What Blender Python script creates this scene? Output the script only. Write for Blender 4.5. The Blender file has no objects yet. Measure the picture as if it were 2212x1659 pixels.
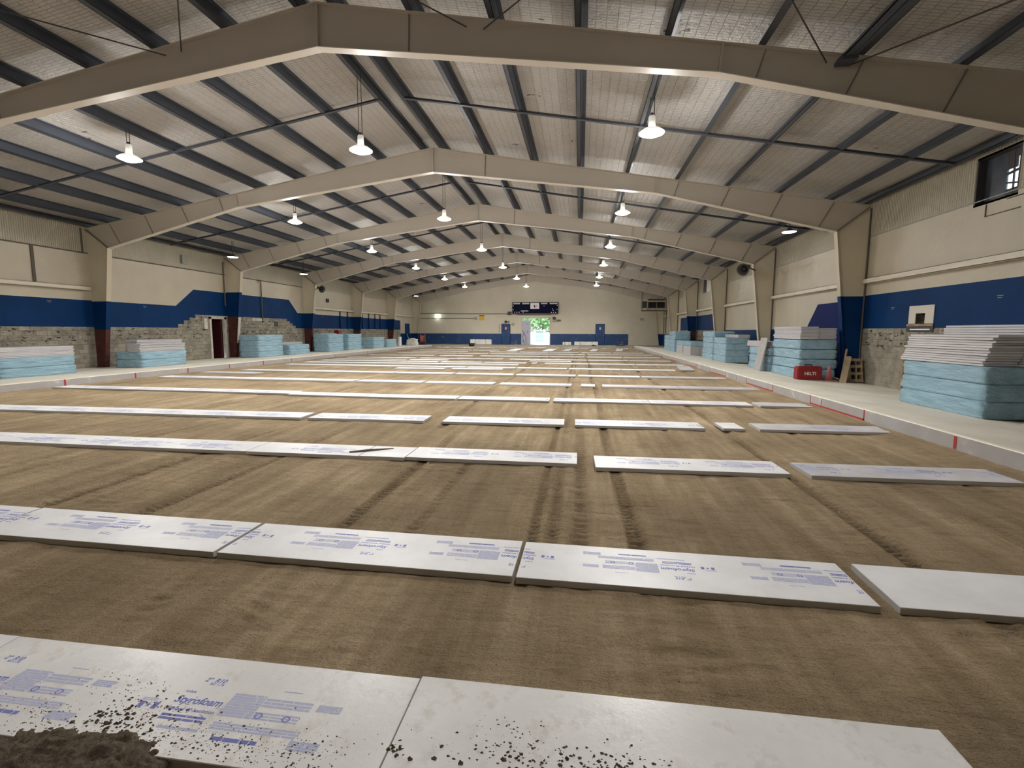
import bpy, bmesh, math, random
import numpy as np
from mathutils import Vector, Matrix
random.seed(7); np.random.seed(7)
sc = bpy.context.scene
COL = sc.collection
D = bpy.data

# ---------------------------------------------------------------- camera, world, exposure
cam = D.cameras.new('camera'); co = D.objects.new('camera', cam); COL.objects.link(co)
F_PX, YAW, PIT, ROL = 1049.98, 0.1384, 0.1089, 0.0032
cam.sensor_fit = 'HORIZONTAL'; cam.sensor_width = 36.0; cam.lens = F_PX*36.0/2212
cam.clip_start = 0.05; cam.clip_end = 400
cy, sy, cp, sp = math.cos(YAW), math.sin(YAW), math.cos(PIT), math.sin(PIT)
fw = Vector((-sy*cp, cy*cp, -sp)); r0 = Vector((cy, sy, 0)); u0 = r0.cross(fw)
rr = math.cos(ROL)*r0 + math.sin(ROL)*u0; uu = -math.sin(ROL)*r0 + math.cos(ROL)*u0
co.matrix_world = Matrix(((rr.x, uu.x, -fw.x, 5.7217), (rr.y, uu.y, -fw.y, 0), (rr.z, uu.z, -fw.z, 1.8486), (0, 0, 0, 1)))
sc.camera = co
sc.view_settings.view_transform = 'Standard'; sc.view_settings.look = 'None'
sc.view_settings.gamma = 1.0; sc.view_settings.use_curve_mapping = False
sc.view_settings.exposure = 1.02
w = D.worlds.new('sky'); sc.world = w; w.use_nodes = True
bg = w.node_tree.nodes['Background']; bg.inputs[0].default_value = (0.80, 0.90, 1.0, 1); bg.inputs[1].default_value = 2.2
LAMP_DOWN, LAMP_GLOW = 1150.0, 230.0      # each pendant: shaded downward light, side glow of the lens
sun = D.lights.new('sun', 'SUN'); sun.energy = 2.2; sun.angle = 0.02; sun.color = (1, .96, .88)
so = D.objects.new('sun', sun); COL.objects.link(so); so.rotation_euler = (math.radians(38), math.radians(12), 0)

# ---------------------------------------------------------------- material helpers
def mat(name, col=(.5, .5, .5), rough=.6, metal=0.0, emit=None, es=0.0):
    m = D.materials.new(name); m.use_nodes = True
    b = m.node_tree.nodes['Principled BSDF']
    b.inputs['Base Color'].default_value = (*col, 1); b.inputs['Roughness'].default_value = rough
    b.inputs['Metallic'].default_value = metal
    if emit: b.inputs['Emission Color'].default_value = (*emit, 1); b.inputs['Emission Strength'].default_value = es
    return m
class N:
    """small node-graph helper"""
    def __init__(s, m): s.t = m.node_tree; s.b = s.t.nodes['Principled BSDF']
    def new(s, k, **kw):
        n = s.t.nodes.new(k)
        for a, v in kw.items(): setattr(n, a, v)
        return n
    def link(s, a, b): s.t.links.new(a, b)
    def coord(s, scale=(1, 1, 1), rot=(0, 0, 0), kind='Object'):
        c = s.new('ShaderNodeTexCoord'); mp = s.new('ShaderNodeMapping')
        mp.inputs['Scale'].default_value = scale; mp.inputs['Rotation'].default_value = rot
        s.link(c.outputs[kind], mp.inputs[0]); return mp.outputs[0]
    def noise(s, vec, scale, detail=4, rough=.55):
        n = s.new('ShaderNodeTexNoise'); n.inputs['Scale'].default_value = scale
        n.inputs['Detail'].default_value = detail; n.inputs['Roughness'].default_value = rough
        s.link(vec, n.inputs['Vector']); return n.outputs['Fac']
    def ramp(s, fac, stops):
        r = s.new('ShaderNodeValToRGB'); e = r.color_ramp.elements
        while len(e) < len(stops): e.new(0.5)
        for x, (p, c) in zip(e, stops): x.position = p; x.color = (*c, 1) if len(c) == 3 else c
        s.link(fac, r.inputs[0]); return r.outputs[0]
    def mix(s, fac, a, b, mode='MIX'):
        m = s.new('ShaderNodeMix'); m.data_type = 'RGBA'; m.blend_type = mode
        for v, i in ((fac, 0), (a, 6), (b, 7)):
            if hasattr(v, 'is_linked') or hasattr(v, 'links'): s.link(v, m.inputs[i])
            elif i == 0: m.inputs[0].default_value = v
            else: m.inputs[i].default_value = (*v, 1)
        return m.outputs[2]
    def math(s, op, a, b=None):
        m = s.new('ShaderNodeMath'); m.operation = op
        for i, v in ((0, a), (1, b)):
            if v is None: continue
            if isinstance(v, (int, float)): m.inputs[i].default_value = v
            else: s.link(v, m.inputs[i])
        return m.outputs[0]
    def bump(s, h, dist=.01, strength=1.0, prev=None):
        b = s.new('ShaderNodeBump'); b.inputs['Distance'].default_value = dist; b.inputs['Strength'].default_value = strength
        s.link(h, b.inputs['Height'])
        if prev is not None: s.link(prev, b.inputs['Normal'])
        return b.outputs[0]
    def color(s, c): s.link(c, s.b.inputs['Base Color'])
    def normal(s, n): s.link(n, s.b.inputs['Normal'])
def worn(name, col, rough=.6, var=.12, scale=1.5, dirt=None, dstop=(.62, .75), dscale=3.0, bump=None, metal=0):
    """paint with soft tonal variation and worn patches"""
    m = mat(name, col, rough, metal); g = N(m); v = g.coord()
    n = g.noise(v, scale, 5)
    lo = tuple(c*(1-var) for c in col); hi = tuple(min(1, c*(1+var)) for c in col)
    c = g.ramp(n, [(.3, lo), (.7, hi)])
    if dirt:
        f = g.ramp(g.noise(v, dscale, 6, .65), [(dstop[0], (0, 0, 0)), (dstop[1], (1, 1, 1))])
        c = g.mix(f, c, dirt)
    g.color(c)
    if bump: g.normal(g.bump(g.noise(v, bump[0], 3), bump[1]))
    return m

# ---------------------------------------------------------------- object helpers
def mesh_obj(name, verts, faces, mats, parent=None, mi=None, smooth=False):
    me = D.meshes.new(name); me.from_pydata(verts, [], faces)
    for m in (mats if isinstance(mats, (list, tuple)) else [mats]): me.materials.append(m)
    if mi is not None: me.polygons.foreach_set('material_index', mi)
    if smooth: me.polygons.foreach_set('use_smooth', [True]*len(me.polygons))
    me.update(); o = D.objects.new(name, me); COL.objects.link(o)
    if parent: o.parent = parent
    return o
class MB:
    """collects boxes, prisms, lathes and tubes into ONE mesh"""
    def __init__(s): s.v = []; s.f = []; s.mi = []
    def add(s, v, f, m=0):
        k = len(s.v); s.v += [tuple(p) for p in v]; s.f += [tuple(i+k for i in q) for q in f]; s.mi += [m]*len(f); return s
    def box(s, a, b, m=0):
        (x0, y0, z0), (x1, y1, z1) = a, b
        v = [(x0, y0, z0), (x1, y0, z0), (x1, y1, z0), (x0, y1, z0), (x0, y0, z1), (x1, y0, z1), (x1, y1, z1), (x0, y1, z1)]
        return s.add(v, [(0, 3, 2, 1), (4, 5, 6, 7), (0, 1, 5, 4), (1, 2, 6, 5), (2, 3, 7, 6), (3, 0, 4, 7)], m)
    def prism(s, poly, y0, y1, m=0):
        """polygon in XZ extruded along Y"""
        n = len(poly); v = [(x, y0, z) for x, z in poly] + [(x, y1, z) for x, z in poly]
        f = [tuple(range(n)), tuple(range(2*n-1, n-1, -1))] + [(i, i+n, (i+1) % n + n, (i+1) % n) for i in range(n)]
        return s.add(v, f, m)
    def bar(s, p, q, w_=.05, h=.05, m=0, up=(0, 0, 1)):
        p, q = Vector(p), Vector(q); d = (q-p).normalized(); u = Vector(up)
        if abs(d.dot(u)) > .95: u = Vector((0, 1, 0))
        sd = d.cross(u).normalized(); up_ = sd.cross(d); v = []
        for e in (p, q):
            for a, b in ((-1, -1), (1, -1), (1, 1), (-1, 1)): v.append(e+sd*a*w_/2+up_*b*h/2)
        return s.add(v, [(3, 2, 1, 0), (4, 5, 6, 7)] + [(i, (i+1) % 4, (i+1) % 4+4, i+4) for i in range(4)], m)
    def tube(s, pts, r, n=8, m=0):
        pts = [Vector(p) for p in pts]; v = []; f = []
        for i, p in enumerate(pts):
            d = (pts[min(i+1, len(pts)-1)]-pts[max(i-1, 0)]).normalized()
            a = d.cross(Vector((0, 0, 1)) if abs(d.z) < .9 else Vector((0, 1, 0))).normalized(); b = d.cross(a)
            rad = r[i] if isinstance(r, (list, tuple)) else r
            for k in range(n): t = 2*math.pi*k/n; v.append(p+(a*math.cos(t)+b*math.sin(t))*rad)
        for i in range(len(pts)-1):
            for k in range(n): f.append((i*n+k, i*n+(k+1) % n, (i+1)*n+(k+1) % n, (i+1)*n+k))
        f += [tuple(range(n-1, -1, -1)), tuple((len(pts)-1)*n+k for k in range(n))]
        return s.add(v, f, m)
    def lathe(s, prof, c=(0, 0, 0), n=24, m=0):
        v = []; f = []; L = len(prof)
        for k in range(n):
            t = 2*math.pi*k/n
            for r, z in prof: v.append((c[0]+r*math.cos(t), c[1]+r*math.sin(t), c[2]+z))
        for k in range(n):
            for i in range(L-1): a = k*L+i; b = ((k+1) % n)*L+i; f.append((a, b, b+1, a+1))
        return s.add(v, f, m)
    def build(s, name, mats, parent=None, smooth=False): return mesh_obj(name, s.v, s.f, mats, parent, s.mi, smooth)
def tag(o, label, cat, group=None, kind=None):
    if label: o['label'] = label
    if cat: o['category'] = cat
    if group: o['group'] = group
    if kind: o['kind'] = kind
    return o
def empty(name, loc, rz=0):
    o = D.objects.new(name, None); COL.objects.link(o); o.location = loc; o.rotation_euler = (0, 0, rz)
    o.empty_display_size = .2; return o
def copy_tree(o, parent=None):
    c = o.copy(); COL.objects.link(c)
    if parent: c.parent = parent
    for ch in [x for x in o.children]: copy_tree(ch, c)
    return c
def smooth_angle(o, ang=40):
    pass
ORD = ['', 'first', 'second', 'third', 'fourth', 'fifth', 'sixth', 'seventh', 'eighth', 'ninth', 'tenth', 'eleventh', 'twelfth',
       'thirteenth', 'fourteenth', 'fifteenth', 'sixteenth', 'seventeenth', 'eighteenth', 'nineteenth', 'twentieth']

# ---------------------------------------------------------------- materials
CREAM = (.50, .45, .345)
m_cream = worn('cream_paint', CREAM, .42, .07, .8, dirt=(.42, .36, .25), dstop=(.68, .85), dscale=1.3)
m_cream_rib = worn('cream_ribbed_liner', (.44, .40, .305), .35, .07, .8, dirt=(.33, .29, .20), dstop=(.66, .85), dscale=1.3)
def ribbed(m, axis='Y', period=.16, depth=.02, zmin=None):
    g = N(m); v = g.coord(); sx = g.new('ShaderNodeSeparateXYZ'); g.link(v, sx.inputs[0])
    a = g.math('MULTIPLY', sx.outputs[axis], 2*math.pi/period); s_ = g.math('SINE', a)
    p = g.math('POWER', g.math('ABSOLUTE', s_), 6.0)
    big = g.noise(v, 1.1, 3)
    g.normal(g.bump(big, .05, 1.0, g.bump(p, depth)))
ribbed(m_cream_rib)
g = N(m_cream); v = g.coord(); g.normal(g.bump(g.noise(v, 1.4, 3), .03))
m_far = worn('cream_end_wall', (.56, .51, .40), .5, .06, .6, dirt=(.45, .40, .30), dstop=(.66, .9), dscale=.8)
g = N(m_far); v = g.coord(); g.normal(g.bump(g.noise(v, .9, 4), .06))
m_blue = worn('royal_blue_paint', (.002, .030, .112), .55, .15, 1.2, dirt=(.015, .05, .12), dstop=(.70, .78), dscale=4); m_blue.node_tree.nodes['Principled BSDF'].inputs['Specular IOR Level'].default_value = .12
m_blue2 = worn('violet_blue_paint', (.004, .013, .095), .5, .12, 1.2); m_blue2.node_tree.nodes['Principled BSDF'].inputs['Specular IOR Level'].default_value = .06
m_farblue = worn('scuffed_blue_paint', (.010, .045, .14), .5, .2, 1.5, dirt=(.16, .21, .30), dstop=(.56, .80), dscale=1.6)
m_frame = worn('beige_steel_paint', (.47, .42, .35), .5, .05, .6, dirt=(.33, .28, .22), dstop=(.72, .8), dscale=5)
m_frame_lip = mat('beige_flange_paint', (.68, .62, .53), .45)
m_col = worn('cream_column_paint', (.56, .50, .375), .5, .06, .8)
m_red = worn('oxide_red_steel', (.075, .018, .014), .65, .35, 3, dirt=(.20, .08, .055), dstop=(.60, .75), dscale=3)
m_purlin = worn('slate_steel', (.045, .052, .068), .5, .15, 1)
m_dark = mat('dark_bracket', (.05, .045, .045), .6)
m_black = mat('black_plastic', (.015, .015, .018), .5)
m_seam = mat('dark_seam', (.12, .10, .075), .8)
m_stay = mat('brown_stay', (.17, .14, .11), .7)
m_white = mat('white_enamel', (.75, .74, .70), .45)
m_grey = worn('grey_box_metal', (.30, .29, .26), .5)

# insulation facing of the ceiling: scrim grid, creases, torn spots
m_ceil = mat('white_insulation_facing', (.55, .53, .50), .5); g = N(m_ceil); v = g.coord()
base = g.ramp(g.noise(v, .5, 5), [(.3, (.50, .475, .44)), (.7, (.62, .595, .56))])
spot = g.ramp(g.noise(v, 1.25, 3, .7), [(.71, (0, 0, 0)), (.73, (1, 1, 1))])
c = g.mix(spot, base, (.10, .085, .07))
br = g.new('ShaderNodeTexBrick'); br.offset = 0
br.inputs['Scale'].default_value = 1.0; br.inputs['Brick Width'].default_value = .22; br.inputs['Row Height'].default_value = .085
br.inputs['Mortar Size'].default_value = .008; br.inputs['Mortar Smooth'].default_value = .8
wv = g.new('ShaderNodeVectorMath'); wv.operation = 'ADD'
wn = g.new('ShaderNodeTexNoise'); wn.inputs['Scale'].default_value = 3; g.link(v, wn.inputs['Vector'])
ws = g.new('ShaderNodeVectorMath'); ws.operation = 'SCALE'; ws.inputs['Scale'].default_value = .06
g.link(wn.outputs['Color'], ws.inputs[0]); g.link(v, wv.inputs[0]); g.link(ws.outputs[0], wv.inputs[1])
g.link(wv.outputs[0], br.inputs['Vector'])
c = g.mix(g.math('MULTIPLY', br.outputs['Fac'], .5), c, (.30, .285, .26))
g.color(c)
h = g.math('ADD', g.math('MULTIPLY', br.outputs['Fac'], -.4), g.noise(v, 9, 5, .65))
g.normal(g.bump(h, .07))

# concrete block, white-over-grey remains of paint, dark hollows
m_block = mat('concrete_block', (.3, .28, .24), .9); g = N(m_block)
tc = g.new('ShaderNodeTexCoord'); sx = g.new('ShaderNodeSeparateXYZ'); cb = g.new('ShaderNodeCombineXYZ')
g.link(tc.outputs['Object'], sx.inputs[0]); g.link(sx.outputs['Y'], cb.inputs['X']); g.link(sx.outputs['Z'], cb.inputs['Y']); g.link(sx.outputs['X'], cb.inputs['Z'])
bk = g.new('ShaderNodeTexBrick'); bk.inputs['Scale'].default_value = 1; bk.inputs['Brick Width'].default_value = .4
bk.inputs['Row Height'].default_value = .2; bk.inputs['Mortar Size'].default_value = .009; bk.inputs['Mortar Smooth'].default_value = .4
bk.inputs['Color1'].default_value = (.33, .30, .235, 1); bk.inputs['Color2'].default_value = (.235, .215, .175, 1); bk.inputs['Mortar'].default_value = (.17, .155, .125, 1)
g.link(cb.outputs[0], bk.inputs['Vector'])
n1 = g.ramp(g.noise(cb.outputs[0], 2.6, 7, .75), [(.3, (.55, .55, .55)), (.5, (1, 1, 1)), (.7, (1.4, 1.36, 1.26))])
c = g.mix(1.0, bk.outputs['Color'], n1, 'MULTIPLY')
mpx = g.new('ShaderNodeMapping'); mpx.inputs['Scale'].default_value = (1, 2.4, 1); g.link(cb.outputs[0], mpx.inputs[0])
hole = g.ramp(g.noise(mpx.outputs[0], 3.2, 4, .7), [(.58, (0, 0, 0)), (.61, (1, 1, 1))])
zz = g.ramp(sx.outputs['Z'], [(.0, (0, 0, 0)), (.99, (0, 0, 0)), (1.0, (1, 1, 1))])
pw = g.math('MULTIPLY', g.math('GREATER_THAN', sx.outputs['X'], 0.0), g.math('LESS_THAN', sx.outputs['Z'], 1.36)); pc = g.ramp(g.noise(cb.outputs[0], 2.2, 7, .7), [(.3, (.20, .18, .14)), (.55, (.33, .30, .24)), (.75, (.42, .385, .31))]); c = g.mix(pw, c, pc)
zr = g.ramp(g.math('MULTIPLY', sx.outputs['Z'], .5), [(.55, (.0, .0, .0)), (.70, (1, 1, 1))]); c = g.mix(g.math('MULTIPLY', hole, zr), c, (.035, .028, .02)); g.color(c)
g.normal(g.bump(g.math('ADD', g.math('MULTIPLY', bk.outputs['Fac'], -1.0), g.noise(cb.outputs[0], 25, 4)), .012))

# sand
m_sand = mat('tan_sand', (.36, .27, .17), .95); g = N(m_sand)
v = g.coord(); vs = g.coord(scale=(1.0, .16, 1.0), rot=(0, 0, math.radians(2)))
m_sand.node_tree.nodes['Principled BSDF'].inputs['Specular IOR Level'].default_value = .08
vs2 = g.coord(scale=(1.0, .05, 1.0), rot=(0, 0, math.radians(-1)))
c1 = g.ramp(g.math('ADD', g.math('MULTIPLY', g.noise(vs, 2.4, 6, .68), .6), g.math('MULTIPLY', g.noise(vs2, 6.0, 4, .6), .4)), [(.36, (.325, .245, .155)), (.50, (.415, .322, .208)), (.64, (.54, .43, .29))])
c2 = g.ramp(g.noise(v, .55, 5), [(.3, (.72, .70, .68)), (.72, (1.16, 1.15, 1.13))])
c = g.mix(1.0, c1, c2, 'MULTIPLY')
vx = g.coord(scale=(.35, 1.6, 1))
c3 = g.ramp(g.noise(vx, 7, 5, .7), [(.34, (.80, .78, .75)), (.5, (1.05, 1.05, 1.05))])
c = g.mix(.7, c, g.mix(1.0, c, c3, 'MULTIPLY'))
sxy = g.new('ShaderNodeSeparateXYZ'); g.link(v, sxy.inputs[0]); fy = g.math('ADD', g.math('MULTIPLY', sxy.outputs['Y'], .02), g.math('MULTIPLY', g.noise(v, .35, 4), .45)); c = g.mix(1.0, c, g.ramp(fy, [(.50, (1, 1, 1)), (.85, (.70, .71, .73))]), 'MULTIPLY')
at = g.new('ShaderNodeAttribute'); at.attribute_name = 'hollow_shade'; c = g.mix(at.outputs['Fac'], c, g.mix(1.0, c, (.52, .49, .46), 'MULTIPLY'))  # shade in ruts and hollows, painted as darker sand colour
sp_ = g.ramp(g.noise(v, 95, 3, .7), [(.30, (.60, .58, .55)), (.48, (1, 1, 1)), (.75, (1.12, 1.1, 1.08))])
c = g.mix(1.0, c, sp_, 'MULTIPLY')
g.color(c)
b1 = g.bump(g.noise(v, 120, 4, .7), .008); b2 = g.bump(g.noise(v, 22, 6, .72), .03, 1, b1); b3 = g.bump(g.noise(vx, 7, 5, .7), .03, .7, b2); g.normal(b3)

# soil (loose, wetter)
m_soil = mat('loose_brown_soil', (.14, .10, .065), .95); g = N(m_soil); v = g.coord()
g.color(g.ramp(g.noise(v, 60, 5, .7), [(.3, (.11, .082, .055)), (.55, (.27, .205, .14)), (.75, (.40, .32, .225))]))
g.normal(g.bump(g.noise(v, 70, 6, .8), .03))

# concrete walkway
m_conc = mat('pale_concrete', (.62, .58, .49), .8); g = N(m_conc); v = g.coord()
c = g.ramp(g.noise(v, .8, 6), [(.3, (.58, .54, .455)), (.7, (.74, .70, .60))])
c = g.mix(1.0, c, g.ramp(g.noise(v, 40, 3), [(.3, (.86, .86, .86)), (.7, (1.05, 1.05, 1.05))]), 'MULTIPLY'); g.color(c)
m_kerb = worn('grey_kerb_face', (.37, .355, .345), .8, .08, 2, dirt=(.66, .64, .60), dstop=(.62, .75), dscale=2)
m_lip = mat('bright_kerb_lip', (.76, .72, .60), .7)
m_tape = mat('red_tape', (.42, .035, .03), .6)

# foam
def foam(name, col, mud=0.0, smear=.25, rough=.42):
    m = mat(name, col, rough); g = N(m); v = g.coord()
    lo = tuple(c*(1-smear*.45) for c in col)
    c = g.ramp(g.noise(v, 2.2, 5, .6), [(.35, lo), (.62, col)])
    if mud:
        vv = g.coord(scale=(1, 1, 1)); f = g.ramp(g.noise(vv, 4.2, 7, .72), [(.60-mud*.08, (0, 0, 0)), (.78, (.6, .6, .6))])
        c = g.mix(f, c, (.34, .26, .17))
        f2 = g.ramp(g.noise(vv, 42, 4, .8), [(.70, (0, 0, 0)), (.74, (1, 1, 1))])
        msk = g.ramp(g.noise(vv, 2.4, 3), [(.52, (0, 0, 0)), (.62, (1, 1, 1))])
        c = g.mix(g.math('MULTIPLY', f2, msk), c, (.07, .05, .035))
    g.color(c); g.normal(g.bump(g.noise(v, 30, 3), .0012))
    return m
m_foam = foam('white_foam', (.81, .805, .82))
m_foam_mud = foam('muddied_white_foam', (.84, .83, .82), mud=1, rough=.28)
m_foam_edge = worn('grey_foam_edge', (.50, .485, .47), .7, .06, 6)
m_foam_dull = foam('dusty_grey_foam', (.60, .585, .60), smear=.5)
m_sheet = worn('stacked_foam_sheet', (.50, .485, .50), .6, .05, 3)
m_ink = mat('blue_print_ink', (.13, .15, .50), .5)
m_inkl = mat('pale_blue_print_ink', (.44, .46, .66), .5)

# blue plastic wrap
m_wrap = mat('pale_blue_plastic_wrap', (.40, .60, .72), .22); g = N(m_wrap)
v = g.coord(scale=(1, 1, 1)); vd = g.coord(scale=(1, .38, 2.4), rot=(math.radians(14), 0, 0))
g.color(g.ramp(g.noise(vd, 3.5, 5), [(.3, (.37, .61, .76)), (.7, (.54, .80, .94))]))
g.normal(g.bump(g.noise(vd, 5, 6, .7), .20, 1.0))
m_wraptxt = mat('dark_print_on_wrap', (.12, .22, .30), .5)

# ================================================================ THE HALL
Y0F, S = 10.604, 8.348
YF = [Y0F+S*i for i in range(-1, 7)]           # frames: index 0 behind the camera side ... 7 end wall
ROOF = lambda x, off=0: 8.82+off-.1687*abs(x)
XW = 15.66
YB, YE = -7.0, 61.15
def slabz(x): return .25-(abs(x)-10.82)/4.84*.08 if x < 0 else .30-(x-11.41)/4.25*.25

# floor: sand with wheel ruts as real relief
def vnoise(x, y, seed):
    xi = np.floor(x).astype(np.int64); yi = np.floor(y).astype(np.int64); fx = x-xi; fy = y-yi
    def hsh(a, b):
        n = (a*374761393+b*668265263+seed*982451653) & 0xffffffff
        n = ((n ^ (n >> 13))*1274126177) & 0xffffffff
        return ((n ^ (n >> 16)) & 0xffff)/65535.0
    ux = fx*fx*(3-2*fx); uy = fy*fy*(3-2*fy)
    return (hsh(xi, yi)*(1-ux)+hsh(xi+1, yi)*ux)*(1-uy)+(hsh(xi, yi+1)*(1-ux)+hsh(xi+1, yi+1)*ux)*uy
TRACKS = [  # x at Y=3, bend, width, depth, Y from, Y to, tread
    (5.33, .00, .10, .016, 3.2, 42, 1), (5.50, .00, .10, .012, 3.2, 42, 1), (5.74, .02, .16, .010, 3.4, 9.5, 2), (6.22, .03, .15, .018, 3.2, 40, 1),
    (8.42, -.02, .16, .018, 3.1, 34, 1), (3.50, .03, .14, .018, 3.9, 9.2, 1), (3.05, .06, .16, .016, 8.8, 36, 1),
    (4.20, .0, .12, .009, 3.6, 8, 2), (1.38, .02, .14, .016, 3.7, 9, 1), (.14, .02, .14, .014, 3.7, 9, 1),
    (7.30, .03, .12, .008, 5.0, 30, 0), (9.6, .0, .14, .010, 4, 30, 0), (2.9, .0, .18, .010, 2.4, 3.4, 2), (3.6, .0, .22, .009, 2.4, 3.4, 2), (-1.6, .05, .16, .010, 6.6, 34, 1), (-3.4, .04, .16, .010, 9, 40, 0),
    (10.4, .02, .12, .008, 6, 30, 0), (-5.2, 0, .2, .01, 9, 40, 0)]
def sand_h(X, Y, want_mask=False):
    hollow_shade = X*0.0
    h = .012*(vnoise(X*.7, Y*.35, 1)-.5)+.014*(vnoise(X*3.1, Y*1.1, 2)-.5)+.011*(vnoise(X*8, Y*9, 3)-.5)+.009*(vnoise(X*24, Y*26, 4)-.5)
    lump = np.clip(vnoise(X*1.1, Y*1.6, 11)-.55, 0, 1)*2.2
    h += lump*.030*(vnoise(X*4, Y*15, 5)-.40)
    for (x0, bend, wd, dp, ya, yb, tr) in TRACKS:
        xc = x0+bend*np.sin(Y*.55+x0*3)
        d = (X-xc)/(wd/2); ends = np.clip((Y-ya)*3, 0, 1)*np.clip((yb-Y)*1.0, 0, 1)
        prof = -np.exp(-np.clip(np.abs(d), 0, 6)**4)+.45*np.exp(-((np.abs(d)-1.35)/.3)**2)
        t = 0
        if tr == 1: t = .40*np.sign(np.sin((Y+np.abs(d)*.035)*2*np.pi/.085))*np.exp(-np.abs(d)**4)
        if tr == 2: t = .75*np.sin((Y+.03*np.sin(X*14))*2*np.pi/.13)*np.exp(-np.abs(d)**4)
        h += 2.0*dp*ends*(prof*(0.6+.6*vnoise(X*0+7, Y*.8, 8)) + t*np.exp(-Y/22.0))
        hollow_shade = hollow_shade+ends*(dp/.016)*np.exp(-np.abs(d)**6)*(.50-.45*t)*(.45+.9*vnoise(X*3, Y*1.7, 9))  # mask for the painted rut shade, strongest in the tread lows
    if want_mask: return h, np.clip(hollow_shade+.9*np.clip(lump*(.35-vnoise(X*4, Y*15, 5))*1.6, 0, .5), 0, 1)
    return h
def bank(X, Y):   # the sand rises a little against both kerbs
    return .07*np.clip((X-10.75)/.66, 0, 1)**1.5+.03*np.clip((-X-10.3)/.52, 0, 1)**1.5
xs = []
x = -10.83
while x < 11.42:
    xs.append(x); x += .032 if 0 < x < 10.9 else (.05 if -4 < x <= 0 else .09)
xs.append(11.425)
ys = []
y = .9
while y < 53.4: ys.append(y); y += max(.018, y*.0042)
ys.append(53.4)
xs = np.array(xs); ys = np.array(ys); GX, GY = np.meshgrid(xs, ys)
GH, GD = sand_h(GX, GY, True); GZ = GH+bank(GX, GY)
nx, ny = len(xs), len(ys)
co_ = np.stack([GX, GY, GZ], -1).reshape(-1, 3).astype(np.float32)
ii = (np.arange(ny-1)[:, None]*nx+np.arange(nx-1)[None, :]).reshape(-1)
fc = np.stack([ii, ii+1, ii+nx+1, ii+nx], 1).astype(np.int32)
me = D.meshes.new('floor'); me.vertices.add(len(co_)); me.vertices.foreach_set('co', co_.ravel())
me.loops.add(fc.size); me.loops.foreach_set('vertex_index', fc.ravel())
me.polygons.add(len(fc)); me.polygons.foreach_set('loop_start', np.arange(0, fc.size, 4, dtype=np.int32))
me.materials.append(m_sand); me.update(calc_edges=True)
da = me.attributes.new('hollow_shade', 'FLOAT', 'POINT'); da.data.foreach_set('value', GD.reshape(-1).astype(np.float32))
me.polygons.foreach_set('use_smooth', [True]*len(me.polygons))
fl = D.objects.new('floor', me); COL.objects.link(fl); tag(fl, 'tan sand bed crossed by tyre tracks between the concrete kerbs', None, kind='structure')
# sand behind the camera and grey ground at the far end
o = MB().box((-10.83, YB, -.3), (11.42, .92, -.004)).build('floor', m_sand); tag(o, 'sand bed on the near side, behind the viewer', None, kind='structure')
m_farfl = worn('dusty_far_floor', (.22, .185, .14), .9, .25, 1.3, dirt=(.42, .37, .30), dstop=(.55, .75), dscale=1.2)
nxf, nyf = 120, 40; V = []; Fq = []
for j in range(nyf+1):
    for i in range(nxf+1):
        X = -15.66+31.32*i/nxf; Y = 53.2+(YE-53.2)*j/nyf
        e = max(0, min(1, (Y-53.2)/1.2)); hh = .01+.13*e+.05*e*(vnoise(np.array(X*.9), np.array(Y*.9), 21)-.5)+.03*e*(vnoise(np.array(X*4), np.array(Y*4), 22)-.5)
        hh += .16*math.exp(-((X-10.9)/1.3)**2-((Y-56.8)/.9)**2)+.09*math.exp(-((X-9.0)/.6)**2-((Y-57.5)/.6)**2)
        V.append((X, Y, float(hh)))
for j in range(nyf):
    for i in range(nxf): k = j*(nxf+1)+i; Fq.append((k, k+1, k+nxf+2, k+nxf+1))
o = mesh_obj('floor', V, Fq, m_farfl, smooth=True); tag(o, 'rough grey brown ground at the foot of the far end wall', None, kind='structure')

# walkways with kerb faces
def walkway(side, xk, ztop, zwall, label):
    n = 60; V = []; Fc = []; mi = []
    yend = 53.2
    ysl = [YB+(yend-YB)*i/n for i in range(n+1)]
    lipw = .09*(-side)
    xkl = xk; x_l2 = xk+side*.10; xw = side*XW
    for Y in ysl:
        V += [(xkl, Y, -.3), (xkl, Y, ztop-.012), (xkl+side*.012, Y, ztop), (x_l2, Y, ztop-.004), (xw, Y, zwall), (xw, Y, -.3)]
    for i in range(n):
        a = i*6; b = a+6
        for k, m in ((0, 0), (1, 1), (2, 1), (3, 2)):
            q = (a+k, a+k+1, b+k+1, b+k); Fc.append(q if side > 0 else q[::-1]); mi.append(m)
    e = n*6; Fc.append((e, e+1, e+2, e+3, e+4, e+5)); mi.append(0)
    o = mesh_obj('floor', V, Fc, [m_kerb, m_lip, m_conc], mi=mi)
    return tag(o, label, None, kind='structure')
wr = walkway(1, 11.41, .30, .05, 'pale concrete walkway with a low kerb along the right wall')
wl = walkway(-1, -10.82, .25, .17, 'pale concrete walkway with a low kerb along the left wall')
def tape(parent, xk, side, ya, yb, zt, zb, ends=(1, 1), bottom=True, th=.035, m=m_tape):
    b = MB(); x0 = xk-side*.004; x1 = xk+side*.002; lo, hi = min(x0, x1), max(x0, x1)
    if bottom: b.box((lo, ya, zb), (hi, yb, zb+th))
    if ends[0]: b.box((lo, ya, zb), (hi, ya+th, zt))
    if ends[1]: b.box((lo, yb-th, zb), (hi, yb, zt))
    b.build('tape_mark', m, parent)
for ya, yb in ((10.53, 12.88), (15.23, 17.6), (20.0, 22.4), (24.9, 27.26), (29.8, 32.24), (34.9, 37.2)):
    tape(wr, 11.41, 1, ya, yb, .29, .075)
tape(wr, 11.41, 1, 8.10, 8.16, .275, .08, (1, 0), False, .06)
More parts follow.
